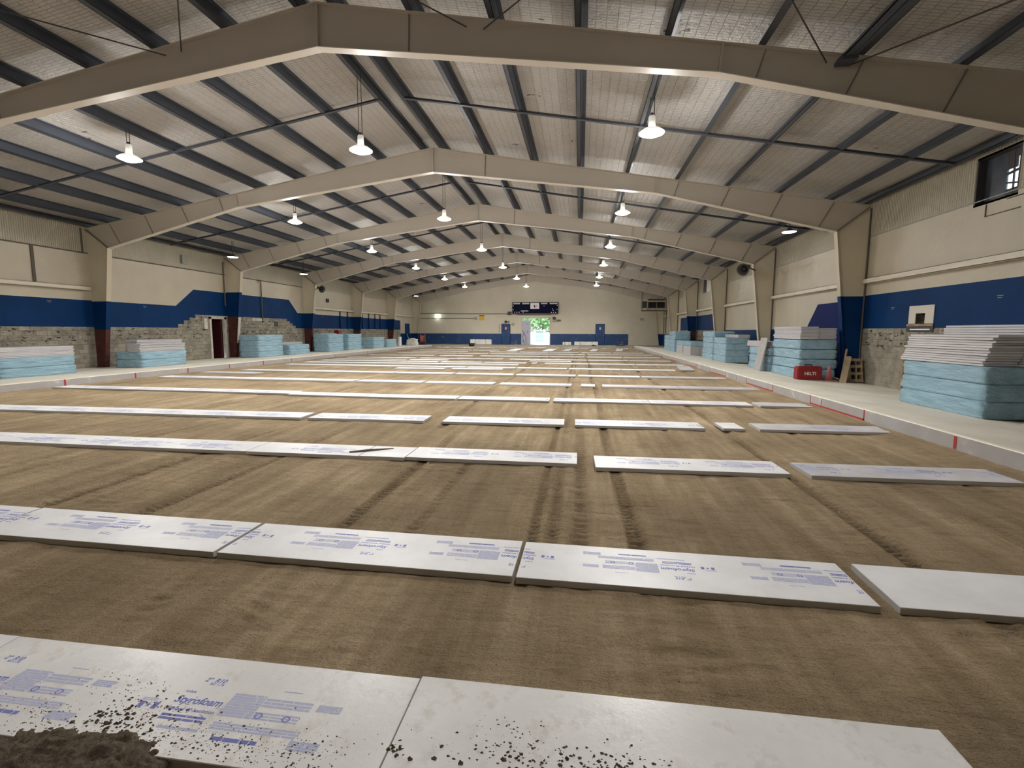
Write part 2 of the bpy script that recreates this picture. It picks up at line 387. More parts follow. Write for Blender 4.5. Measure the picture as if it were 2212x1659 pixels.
tape(wr, 11.41, 1, 12.3, 12.32, .27, .12, (1, 0), False, .015, m_dark); tape(wr, 11.41, 1, 18.66, 18.69, .27, .1, (1, 0), False, .02, m_dark)
for yy in (13.54, 16.08, 18.56, 21.05, 23.57, 26.1): tape(wl, -10.82, -1, yy-.03, yy+.03, .235, .01, (1, 0), False, .06)
tape(wl, -10.82, -1, 28.65, 31.1, .22, .0, (1, 0), True, .02, m_dark)
for ya, yb in ((31.17, 33.7), (36.27, 38.76), (41.3, 43.9), (46.6, 48.9)): tape(wl, -10.82, -1, ya, yb, .22, .0)

# ---- side walls: painted bands follow measured outlines
def lin(tab, y):
    for (a, za), (b, zb) in zip(tab, tab[1:]):
        if a <= y <= b: return za+(zb-za)*(y-a)/(b-a) if b > a else zb
    return tab[-1][1] if y > tab[-1][0] else tab[0][1]
ZL, ZT = 5.15, 6.47
def side_wall(name, X, low, high, zb, openings, low_mats, label, zcut=None):
    """low(y): top of block; high(y): top of blue; band between them blue; rest cream"""
    b = MB(); cuts = sorted(set([YB, YE]+[p[0] for p in low]+[p[0] for p in high]+[v_ for op in openings for v_ in op[:2]]+list(YF)))
    cuts = [c_ for c_ in cuts if YB <= c_ <= YE]
    for a, c_ in zip(cuts, cuts[1:]):
        if c_-a < 1e-4: continue
        e = 1e-5
        l0, l1, h0, h1 = lin(low, a+e), lin(low, c_-e), lin(high, a+e), lin(high, c_-e)
        bands = [(zb, zb, l0, l1, 0), (l0, l1, h0, h1, 1), (h0, h1, ZL, ZL, 2), (ZL, ZL, ZT, ZT, 3)]
        for z0, z1, z2, z3, m in bands:
            if z2-z0 < .002 and z3-z1 < .002: continue
            segs = [(z0, z1, z2, z3)]
            for oy0, oy1, oz0, oz1 in openings:
                if a >= oy0-e and c_ <= oy1+e:
                    ns = []
                    for q0, q1, q2, q3 in segs:
                        if q2 <= oz0 or q0 >= oz1: ns.append((q0, q1, q2, q3)); continue
                        if q0 < oz0: ns.append((q0, q1, oz0, oz0))
                        if q2 > oz1: ns.append((oz1, oz1, q2, q3))
                    segs = ns
            for q0, q1, q2, q3 in segs:
                vv = [(X, a, q0), (X, c_, q1), (X, c_, q3), (X, a, q2)]
                mm = m
                if m == 1 and X > 0 and 18.9 < (a+c_)/2 < 24: mm = 4
                b.add(vv, [(0, 1, 2, 3) if X < 0 else (3, 2, 1, 0)], mm)
    o = b.build(name, [m_block, m_blue, m_cream, m_cream_rib, m_blue2])
    return tag(o, label, None, kind='structure')
def steps(pts): # stair outline
    out = []
    for (a, z) in pts: out.append((a, z))
    return out
low_l = [(YB, 1.96), (23.55, 1.96), (23.551, 2.16), (23.95, 2.16), (23.951, 2.36), (24.35, 2.36), (24.351, 2.52), (24.75, 2.52), (24.751, 2.70), (33.4, 2.66),
         (33.401, 2.50), (33.75, 2.50), (33.751, 2.34), (34.1, 2.34), (34.101, 2.18), (34.5, 2.18), (34.501, 2.0), (56.3, 1.95), (56.301, .1), (YE, .1)]
high_l = [(YB, 3.12), (23.48, 3.12), (24.76, 4.08), (33.76, 4.08), (34.8, 3.15), (56.3, 3.05), (56.301, 1.5), (YE, 1.5)]
DL = (25.9, 26.95, .15, 2.50)
wall_l = side_wall('wall_left', -XW, low_l, high_l, -.3, [DL], None, 'left side wall, cream over a blue band over broken concrete block')
low_r = [(YB, 1.97), (18.95, 1.97), (18.951, -.2), (35.65, -.2), (35.651, 1.95), (50.9, 1.95), (50.901, -.2), (YE, -.2)]
high_r = [(YB, 3.12), (18.95, 3.12), (18.951, 3.0), (22.4, 3.0), (23.35, 1.97), (35.65, 1.95), (35.651, 3.18), (50.9, 3.15), (50.901, 1.5), (YE, 1.5)]
WR = (13.12, 14.42, 5.07, 6.17); WR2 = (40.1, 42.3, 4.95, 6.15); HB = (15.78, 16.19, 2.10, 2.40); DSL = (15.45, 16.42, 1.90, 1.935)
wall_r = side_wall('wall_right', XW, low_r, high_r, -.3, [WR, WR2, HB], None, 'right side wall, cream over a blue band with a window under the eave')
# back wall and end wall
gab = lambda: None
b = MB(); b.add([(-XW, YB, -.3), (XW, YB, -.3), (XW, YB, 6.48), (0, YB, 9.12), (-XW, YB, 6.48)], [(0, 1, 2, 3, 4)])
tag(b.build('wall_back', m_far), 'cream end wall behind the viewer', None, kind='structure')
DX0, DX1, DZ0, DZ1 = -1.53, 1.92, .10, 3.42
b = MB(); yw = YE
def wq(x0, x1, z0, z1, m): b.add([(x0, yw, z0), (x1, yw, z0), (x1, yw, z1), (x0, yw, z1)], [(3, 2, 1, 0)], m)
wq(-XW, DX0, -.2, 1.5, 1); wq(DX1, 11.57, -.2, 1.5, 1); wq(11.57, XW, -.2, 1.5, 0)
wq(-XW, DX0, 1.5, DZ1, 0); wq(DX1, XW, 1.5, DZ1, 0)
b.add([(-XW, yw, DZ1), (XW, yw, DZ1), (XW, yw, 6.48), (0, yw, 9.12), (-XW, yw, 6.48)], [(4, 3, 2, 1, 0)], 0)
wall_far = tag(b.build('wall_far', [m_far, m_farblue]), 'far end wall, cream above a scuffed blue dado, with an open doorway', None, kind='structure')
# ceiling
b = MB()
nY = 16; prev = None
for sd in (-1, 1):
    b.add([(0, YB, ROOF(0, .285)), (0, YE, ROOF(0, .285)), (sd*16.0, YE, ROOF(16.0, .285)), (sd*16.0, YB, ROOF(16.0, .285))], [(0, 1, 2, 3) if sd > 0 else (3, 2, 1, 0)])
ceil = tag(b.build('ceiling', m_ceil), 'low pitched roof lined with pale quilted insulation facing', None, kind='structure')
# liner seam ledge and cream girts on the walls
def girt(X, ya, yb, z, label, w_=.19, h_=.17, m=None):
    m = m or m_girt; return girt_(X, ya, yb, z, label, w_, h_, m)
m_girt = worn('pale_girt_paint', (.66, .61, .50), .5, .06, 2)
def girt_(X, ya, yb, z, label, w_, h_, m):
    s = 1 if X > 0 else -1; b = MB()
    b.box((min(X, X-s*w_), ya, z-h_/2), (max(X, X-s*w_), yb, z-h_/2+.012)); b.box((min(X, X-s*w_), ya, z+h_/2-.012), (max(X, X-s*w_), yb, z+h_/2))
    x0, x1 = X-s*w_, X-s*w_+s*.012; b.box((min(x0, x1), ya, z-h_/2), (max(x0, x1), yb, z+h_/2))
    o = b.build('wall_girt', m); return tag(o, label, 'girt', 'cream horizontal girts along the side walls')
for i in range(0, 7):
    ya, yb = YF[i]+.15, YF[i+1]-.15
    if i in (1, 2, 3, 4, 5, 6): girt(XW-.003, ya, yb-(0.0), 3.60, 'cream steel girt on the right wall in the %s bay from the near end' % ORD[i])
    if i in (1, 4, 5, 6): girt(-XW+.003, ya, yb, 3.62, 'cream steel girt on the left wall in the %s bay from the near end' % ORD[i])
for s, nm in ((-1, 'left'), (1, 'right')):
    b = MB(); b.box((min(s*XW, s*(XW-.02)), YB, ZL-.025), (max(s*XW, s*(XW-.02)), YF[4] if s < 0 else YF[3], ZL+(.03 if s < 0 else 0)))
    tag(b.build('trim_%d' % (1 if s < 0 else 2), m_seam if s < 0 else m_grey), 'dark seam strip where the ribbed liner laps the lower %s wall panels' % nm, None, kind='structure')
# vertical seams / studs
b = MB()
for yy, z0, z1, w_ in ((16.72, 3.7, 5.14, .055), (18.72, 5.15, 6.2, .035)): b.box((-XW, yy-w_, z0), (-XW+.04, yy+w_, z1))
tag(b.build('trim_3', m_seam), 'dark upright seam on the left wall near the first column', None, kind='structure')
studs = [(41.4, 3.12), (42.8, 3.12), (45.9, 3.1), (47.4, 3.1), (48.9, 3.1), (50.2, 3.1)]
for k, (yy, z1) in enumerate(studs):
    b = MB(); b.box((-XW, yy-.06, 1.97), (-XW+.10, yy+.06, 3.12), 0); b.box((-XW, yy-.06, 3.12), (-XW+.10, yy+.06, 3.55), 1)
    tag(b.build('wall_stud', [m_blue, m_seam]), 'dark blue wall stud, %s from the near end on the left wall' % ORD[k+1], 'stud', 'dark studs on the left wall')

# ================================================================ STEEL FRAMES
KI, KB = (14.55, 5.34), 15.2      # inner knee, inner base x
XO = 15.60
def xin(z): return KB-(KB-KI[0])*z/KI[1]
RB = [(14.55, 5.34), (8.3, 6.87), (0, 7.93)]
def column(s, y, paint, zb, parent):
    """paint: list of (z from, z to, material index) ; 0 cream 1 blue 2 red 3 violet"""
    wb = MB()
    zs = sorted(paint)
    for z0, z1, m in zs:
        z0 = max(z0, zb)
        if z1 <= z0: continue
        if z1 >= 5.3:
            poly = [(xin(z0), z0), (XO, z0), (XO, 6.17), KI]
        else: poly = [(xin(z0), z0), (XO, z0), (XO, z1), (xin(z1), z1)]
        if s < 0: poly = [(XO+.05 if a == XO else a, c) for a, c in poly]
        poly = [(s*a, c) for a, c in poly]
        wb.prism(poly if s > 0 else poly[::-1], y-.006, y+.006, m)
    o = wb.build('column_web', [m_col, m_blue, m_red, m_blue2], parent)
    fb = MB()
    for z0, z1, m in zs:
        z0 = max(z0, zb); z1 = min(z1, 5.34)
        if z1 <= z0: continue
        poly = [(xin(z0)-.018, z0), (xin(z0), z0), (xin(z1), z1), (xin(z1)-.018, z1)]
        fb.prism([(s*a, c) for a, c in poly], y-.11, y+.11, m)
    fb.build('inner_flange', [m_col, m_blue, m_red, m_blue2], parent)
    if s > 0: MB().box((min(s*XO, s*(XO+.03)), y-.05, zb), (max(s*XO, s*(XO+.03)), y+.11, 6.1)).build('outer_flange', (m_seam if s > 0 else m_col), parent)  # shadow gap along the wall, painted as a dark flange on right columns
    MB().box((min(s*(KB-.05), s*(XO+.02)), y-.13, zb), (max(s*(KB-.05), s*(XO+.02)), y+.13, zb+.02)).build('base_plate', m_red, parent)
def frame(y, pl, pr, label):
    f = empty('portal_frame', (0, 0, 0)); f.location = (0, y, 0)
    column(-1, 0, pl, .17, f); column(1, 0, pr, .05, f)
    for s in (-1, 1):
        wb = MB()
        top = [(0, 8.80), (8.3, ROOF(8.3)-.02), (XO, 6.17)]
        wb.prism([(s*0, 7.93), (s*8.3, 6.87), (s*8.3, top[1][1]), (0, 8.80)], -.006, .006)
        wb.prism([(s*8.3, 6.87), (s*14.55, 5.34), (s*XO, 6.17), (s*8.3, top[1][1])], -.006, .006)
        wb.build('rafter_web', m_frame, f)
        bf = MB()
        for (xa, za), (xb, zb_) in zip(RB, RB[1:]): bf.prism([(s*xa, za-.018), (s*xb, zb_-.018), (s*xb, zb_), (s*xa, za)], -.115, .115)
        bf.build('bottom_flange', m_frame_lip, f)
        tf = MB(); tf.prism([(0, 8.80), (0, 8.818), (s*XO, ROOF(XO)-.002), (s*XO, ROOF(XO)-.02)], -.115, .115); tf.build('top_flange', m_frame, f)
        sp = MB()
        sp.bar((s*8.3, 0, 6.86), (s*8.36, 0, 7.41), .03, .21, up=(0, 1, 0)); sp.build('splice_plate', m_frame, f)
        sp = MB(); sp.bar((s*14.53, 0, 5.33), (s*15.58, 0, 6.15), .016, .20, up=(0, 1, 0)); sp.build('knee_plate', m_stay, f)
        # angle stays from purlin down to the bottom flange
        for xa, za, xb in ((2.02, 7.68, 2.04), (9.0, 6.72, 9.16), (10.63, 6.31, 10.92), (12.33, 5.89, 12.68), (13.95, 5.50, 14.42)):
            if xa < 3 and s < 0: continue
            st = MB(); st.bar((s*xa, -.03, za), (s*xb, -.03, ROOF(xb)-.03), .018, .018); st.build('angle_stay', m_stay, f)
    sp = MB(); sp.box((-.018, -.105, 7.92), (.018, .105, 8.80)); sp.build('ridge_plate', m_frame, f)
    return tag(f, label, 'steel frame', 'beige steel portal frames across the hall')
cream_all = [(0, 5.34, 0)]
PL = {0: [(0, 1.85, 2), (1.85, 3.12, 1), (3.12, 5.34, 0)], 1: [(0, 1.85, 2), (1.85, 3.12, 1), (3.12, 5.34, 0)], 2: [(0, 1.85, 2), (1.85, 3.08, 1), (3.08, 5.34, 0)],
      3: [(0, 2.66, 2), (2.66, 4.12, 1), (4.12, 5.34, 0)], 4: [(0, 1.98, 2), (1.98, 3.15, 1), (3.15, 5.34, 0)],
      5: [(0, 1.9, 2), (1.9, 3.12, 1), (3.12, 5.34, 0)], 6: [(0, 1.9, 2), (1.9, 3.1, 1), (3.1, 5.34, 0)], 7: [(0, 1.5, 1), (1.5, 5.34, 0)]}
PR = {0: [(0, 3.1, 1), (3.1, 5.34, 0)], 1: [(0, 3.1, 1), (3.1, 5.34, 0)], 2: [(0, 3.1, 1), (3.1, 5.34, 0)], 3: cream_all, 4: cream_all,
      5: [(0, 1.9, 2), (1.9, 3.15, 1), (3.15, 5.34, 0)], 6: [(0, 5.34, 0)], 7: [(0, 1.5, 1), (1.5, 5.34, 0)]}
names = {1: 'nearest beige steel portal frame, its rafter spanning the top of the view', 7: 'farthest beige portal frame, flat against the far end wall'}
for i in range(1, 8):
    frame(YF[i] if i < 7 else YF[7], PL[i], PR[i], names.get(i, 'beige steel portal frame, %s from the viewer, on tapered columns' % ORD[i]))
# purlins run the length of the hall on top of the rafters
PX = [.375, 2.12, 3.87, 5.62, 7.37, 9.12, 10.87, 12.62, 14.35]
def purlin_mesh(L):
    b = MB(); t = .012; h = .265
    b.box((-t/2, 0, 0), (t/2, L, h)); b.box((-.12, 0, 0), (t/2, L, t)); b.box((-t/2, 0, h-t), (.10, L, h)); b.box((-.12, 0, 0), (-.12+t, L, .03))
    return b
LH = YF[7]+.1-(YF[0])
pm = None
for s, nm in ((-1, 'left'), (1, 'right')):
    for k, px in enumerate(PX):
        if pm is None:
            o = purlin_mesh(LH).build('roof_purlin', m_purlin); pm = o
        else: o = pm.copy(); COL.objects.link(o)
        # Blender scale stays 1; slope by rotation about Y
        o.location = (s*px, YF[0], ROOF(px)+.004); o.rotation_euler = (0, s*math.atan(.1687), 0)
        tag(o, 'dark slate steel roof purlin, %s out from the ridge on the %s slope' % (ORD[k+1], nm), 'purlin', 'dark roof purlins along the hall')
for s, nm in ((-1, 'left'), (1, 'right')):
    b = MB(); b.box((-.04, 0, 0), (.13, LH, .012)); b.box((-.04, 0, 0), (-.028, LH, .19))
    o = b.build('eave_strut', m_purlin); o.location = (s*15.42, YF[0], ROOF(15.42)+.04)
    tag(o, 'dark steel eave strut along the top of the %s side wall' % nm, 'eave strut')
for i in range(7):
    ym = (YF[i]+YF[i+1])/2
    if i == 0: continue
    for s, nm in ((-1, 'left'), (1, 'right')):
        b = MB(); b.bar((s*.40, ym, ROOF(.4)-.012), (s*15.4, ym, ROOF(15.4)-.012), .10, .014)
        b.bar((s*.40, ym+.025, ROOF(.4)+.03), (s*15.4, ym+.025, ROOF(15.4)+.03), .008, .08)
        tag(b.build('purlin_bridging', m_purlin), 'dark bridging angle crossing the purlins, %s bay from the viewer, %s slope' % (ORD[i], nm), 'bridging', 'bridging angles under the purlins')
# strut and brace rods in front of the nearest frame
b = MB(); b.box((10.40, 2.3, 6.86), (10.62, 10.49, 6.875)); b.box((10.55, 2.3, 6.86), (10.565, 10.49, 7.02)); b.box((10.40, 2.3, 6.86), (10.415, 10.49, 6.92))
b.box((10.36, 10.2, 6.80), (10.64, 10.49, 6.86))
tag(b.build('brace_strut', m_purlin), 'deep dark strut meeting the nearest frame at upper right, between two brace rods', 'strut')
rods = [((-3.63, 10.50, 7.99), (-4.78, 8.94, 7.93), 'dark brace rod slanting up left above the nearest rafter, left slope'),
        ((-3.25, 10.50, 8.05), (-2.27, 9.35, 8.24), 'thin upright-looking brace rod at the left of the nearest rafter'),
        ((3.29, 10.50, 8.06), (2.57, 9.92, 8.19), 'brace rod slanting up left just right of the ridge on the nearest rafter'),
        ((3.65, 10.50, 7.99), (4.54, 9.51, 7.87), 'brace rod slanting up right just right of the ridge on the nearest rafter'),
        ((10.23, 10.50, 6.90), (8.96, 8.9, 7.11), 'brace rod rising left from beside the deep strut at upper right'),
        ((10.68, 10.50, 6.84), (11.86, 8.52, 6.63), 'brace rod rising right from beside the deep strut at upper right')]
for p, q, lb in rods:
    p, q = Vector(p), Vector(q); q2 = p+(q-p)*min(3.4, (10.5-2.4)/(p.y-q.y))
    q2.z = min(q2.z, ROOF(q2.x)-.03)
    tag(MB().tube([p, q2], .014, 6).build('brace_rod', m_dark), lb, 'rod', 'round brace rods')

# ================================================================ LAMPS
m_lens = mat('lit_lamp_lens', (1, 1, 1), .5, emit=(1, .97, .88), es=14)
m_lens.cycles.emission_sampling = 'NONE'
m_cyl = mat('frosted_lamp_sleeve', (.85, .85, .8), .4, emit=(1, .97, .9), es=.12)
m_cyl.cycles.emission_sampling = 'NONE'
m_refl = mat('pale_lamp_reflector', (.8, .8, .76), .35, emit=(1, .95, .8), es=.35)
m_refl.cycles.emission_sampling = 'NONE'
def lamp_lights(t, k):
    a = D.lights.new('lamp_light', 'SPOT'); a.energy = LAMP_DOWN*k; a.spot_size = math.radians(158); a.spot_blend = .75; a.shadow_soft_size = .22; a.color = (1.0, .985, .96)
    b_ = D.lights.new('lamp_light', 'POINT'); b_.energy = LAMP_GLOW*k; b_.shadow_soft_size = .26; b_.color = (1.0, .975, .94)
    for d_ in (a, b_):
        l = D.objects.new('lamp_light', d_); COL.objects.link(l); l.parent = t; l.location = (0, 0, -.07)
lamp0 = None
def make_lamp(drop):
    t = empty('pendant_lamp', (0, 0, 0))
    MB().lathe([(.0, .0), (.29, .0), (.29, -.02), (.16, -.075), (0, -.09)]).build('lens', m_lens, t, True)
    MB().lathe([(.31, -.012), (.315, .0), (.22, .07), (.11, .12), (.10, .12), (.21, .06), (.30, .0)]).build('reflector', m_refl, t, True)
    hs = MB().lathe([(.0, .12), (.085, .12), (.085, .36), (.07, .39), (0, .39)]).build('housing', m_cyl, t, True)
    MB().lathe([(.0, .39), (.035, .39), (.03, .46), (0, .46)]).build('socket_cap', m_dark, hs, True)
    for sx_ in (-.05, .05): MB().tube([(sx_, 0, .38), (sx_*1.0, 0, drop)], .009, 6).build('cord', m_dark, t)
    return t
cols_ = [(-7.37, 'left column'), (-.375, 'middle column'), (7.37, 'right column')]
protos = {}
ROWK = {-1: .30, 0: 1.05, 1: .95, 2: .78, 3: .66, 4: .60, 5: .78}
for r in range(-1, 6):
    for k, (lx, nm) in enumerate(cols_):
        ly = 13.25+S*r; ly = {0: 13.1, 1: 13.35, 2: 12.9}[k]+S*r
        lx2 = lx
        drop = ROOF(lx)-6.80+.05
        if k not in protos: t = make_lamp(drop); protos[k] = t
        else:
            t = protos[k].copy(); COL.objects.link(t)
            for ch in [c_ for c_ in protos[k].children if c_.type == 'MESH']: copy_tree(ch, t)
        t.location = (lx2, ly, {0: 6.80, 1: 6.82, 2: 6.70}[k]+(.03*r if k == 2 else 0))
        t.location.z = min(t.location.z, 6.80)
        lamp_lights(t, ROWK[r])
        tag(t, ('lit white high bay pendant lamp, %s, %s row from the viewer' % (nm, ORD[r+1])) if r >= 0 else 'lit pendant lamp above the viewer, out of the picture, %s' % nm, 'pendant lamp', 'lit high bay pendant lamps')
m_disc = mat('lit_disc_lens', (1, 1, 1), .5, emit=(1, 1, .97), es=5)
for lx, ly, lz, lb in ((-13.7, 25.5, 5.93, 'shallow disc lamp near the left eave, nearest of the left three'), (-14.0, 33.1, 5.86, 'shallow disc lamp near the left eave, second of the left three'),
                       (-13.5, 55.9, 5.90, 'small disc lamp near the left eave close to the far wall'), (14.2, 22.05, 5.96, 'shallow disc lamp near the right eave')):
    t = empty('disc_lamp', (lx, ly, lz))
    MB().lathe([(0, 0), (.27, 0), (.24, -.03), (0, -.035)]).build('lens', m_disc, t, True)
    MB().lathe([(.28, -.01), (.29, .01), (.10, .09), (.05, .16), (0, .16)]).build('shade', m_dark, t, True)
    MB().tube([(0, 0, .15), (0, 0, ROOF(lx)+.27-lz)], .02, 6).build('stem', m_dark, t)
    tag(t, lb, 'disc lamp', 'disc lamps under the eaves')

# ================================================================ FOAM BOARDS ON THE SAND
BL, BW, BT = 2.435, .61, .051
def text_mesh(s, size, shear=0, off=0.0):
    c = D.curves.new('t', 'FONT'); c.body = s; c.size = size; c.shear = shear; c.offset = off; c.align_x = 'LEFT'
    c.resolution_u = 3
    o = D.objects.new('t', c); COL.objects.link(o); bpy.context.view_layer.update()
    dg = bpy.context.evaluated_depsgraph_get(); m = D.meshes.new_from_object(o.evaluated_get(dg))
    vs = [(v_.co.x, v_.co.y) for v_ in m.vertices]; fs = [tuple(p.vertices) for p in m.polygons]
    D.objects.remove(o); D.meshes.remove(m); return vs, fs
def fine(b, x0, x1, y0, y1, rows, rnd, m=1, fill=.62):
    h = (y1-y0)/rows
    for r in range(rows):
        y = y1-h*(r+1); x = x0
        while x < x1-.01:
            w_ = rnd.uniform(.03, .14); xe = min(x1, x+w_)
            b.append(((x, y+h*(1-fill)/2), (xe, y+h*(1+fill)/2), m)); x = xe+rnd.uniform(.003, .005)
        if rnd.random() < .2: pass
TX = {}
for key, (s_, sz, sh, of) in {'a': ('Styrofoam', .060, .18, .0016), 'b': ('Highload 40 Insulation', .029, .18, .0006), 'c': ('2"  R10', .038, .18, .0012), 'd': ('RSI 1.76', .024, .18, .0005),
                              'e': ('Brand', .013, 0, 0), 'f': ('Isolant', .022, 0, .0004), 'g': ('4 5 6 7 8 9 10', .020, .2, 0)}.items():
    TX[key] = text_mesh(s_, sz, sh, of)
def print_mesh(name, offsets, seed):
    rnd = random.Random(seed); V = []; Fc = []; mi = []; z = .0006
    def put(key, u, v, m=0):
        vs, fs = TX[key]; k = len(V)
        V.extend([(x+u, y+v, z) for x, y in vs]); Fc.extend([tuple(i+k for i in f) for f in fs]); mi.extend([m]*len(fs))
    def rect(x0, y0, x1, y1, m=0):
        k = len(V); V.extend([(x0, y0, z), (x1, y0, z), (x1, y1, z), (x0, y1, z)]); Fc.append((k, k+1, k+2, k+3)); mi.append(m)
    for o in offsets:
        put('a', o-.14, -.02); put('b', o-.15, -.066, 0); put('c', o-.09, .125); put('d', o-.05, .105); put('e', o+.10, -.034); put('f', o-.13, .045)
        put('g', o+.12, -.165, 1)
        R = []
        fine(R, o-.13, o+.10, -.125, -.085, 2, rnd, 0); fine(R, o-.09, o+.12, -.175, -.150, 1, rnd, 1)
        fine(R, o+.13, o+.30, -.07, .075, 9, rnd, 1, .8); fine(R, o+.305, o+.55, .005, .065, 3, rnd, 1, .7); fine(R, o+.305, o+.53, -.07, -.02, 3, rnd, 1, .6)
        fine(R, o+.15, o+.58, -.145, -.10, 3, rnd, 1, .7); fine(R, o+.20, o+.42, -.20, -.175, 1, rnd, 0, .8)
        fine(R, o+.58, o+.70, .015, .06, 4, rnd, 1, .8); fine(R, o+.56, o+.70, -.20, -.15, 4, rnd, 1, .8); fine(R, o+.36, o+.46, .11, .12, 1, rnd, 1, .8)
        fine(R, o-.30, o-.22, -.03, -.01, 2, rnd, 1)
        for p, q, m in R: rect(p[0], p[1], q[0], q[1], m)
        # flag: two bars and a leaf
        rect(o-.29, -.075, o-.265, -.035); rect(o-.215, -.075, o-.19, -.035)
        k = len(V); cx, cy_ = o-.24, -.055
        V.extend([(cx+.014*math.sin(a*math.pi/5)*(1 if a % 2 == 0 else .45), cy_+.016*math.cos(a*math.pi/5)*(1 if a % 2 == 0 else .45), z) for a in range(10)]); Fc.append(tuple(range(k+9, k-1, -1))); mi.append(0)
        for cx2 in (.33, .47):   # round approval marks
            n = 14; k = len(V)
            for a in range(n):
                t = 2*math.pi*a/n
                V.append((o+cx2+.020*math.cos(t), -.045+.018*math.sin(t), z+.0002)); V.append((o+cx2+.013*math.cos(t), -.045+.011*math.sin(t), z+.0002))
            for a in range(n): i0 = k+2*a; i1 = k+2*((a+1) % n); Fc.append((i0, i1, i1+1, i0+1)); mi.append(0)
    me = D.meshes.new(name); me.from_pydata(V, [], Fc); me.materials.append(m_ink); me.materials.append(m_inkl); me.polygons.foreach_set('material_index', mi)
    bm = bmesh.new(); bm.from_mesh(me)
    for sgn in (-1, 1):
        bmesh.ops.bisect_plane(bm, geom=bm.verts[:]+bm.edges[:]+bm.faces[:], plane_co=(sgn*1.205, 0, 0), plane_no=(sgn, 0, 0), clear_outer=True)
    bm.to_mesh(me); bm.free(); return me
P1 = print_mesh('printed_lettering', (.22, -1.0), 3); P2 = print_mesh('printed_lettering', (.03, -1.19, 1.25), 5); P3 = print_mesh('printed_lettering', (-.35, .87, -1.57), 6)
def print_short(): return print_mesh('printed_lettering', (.0,), 9)
_bm = {}
def board_mesh(L, Wd, mats, key, pr=None):
    k = (round(L, 2), round(Wd, 2), key, pr.name if pr else '')
    if k in _bm: return _bm[k]
    bm = bmesh.new(); bmesh.ops.create_cube(bm, size=1)
    for v_ in bm.verts: v_.co.x *= L; v_.co.y *= Wd; v_.co.z = v_.co.z*BT-BT/2
    bmesh.ops.bevel(bm, geom=[e for e in bm.edges], offset=.003, segments=1, affect='EDGES')
    me = D.meshes.new('foam_board'); 
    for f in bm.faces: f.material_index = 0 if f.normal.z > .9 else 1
    if pr is not None:
        for f in bm.faces: f.material_index += 10
        bm.from_mesh(pr)
        for f in bm.faces: f.material_index += 2 if f.material_index < 10 else -10
    bm.to_mesh(me); bm.free()
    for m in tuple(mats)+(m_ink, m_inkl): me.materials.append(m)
    _bm[k] = me; return me
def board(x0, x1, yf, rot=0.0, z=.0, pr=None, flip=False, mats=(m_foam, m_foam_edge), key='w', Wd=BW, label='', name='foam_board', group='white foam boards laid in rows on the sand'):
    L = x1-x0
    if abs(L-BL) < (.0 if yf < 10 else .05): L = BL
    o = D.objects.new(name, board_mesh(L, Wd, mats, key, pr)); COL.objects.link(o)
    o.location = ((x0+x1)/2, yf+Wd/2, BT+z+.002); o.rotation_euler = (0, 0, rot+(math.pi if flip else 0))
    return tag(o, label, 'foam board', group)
DU = (m_foam_dull, m_foam_edge)
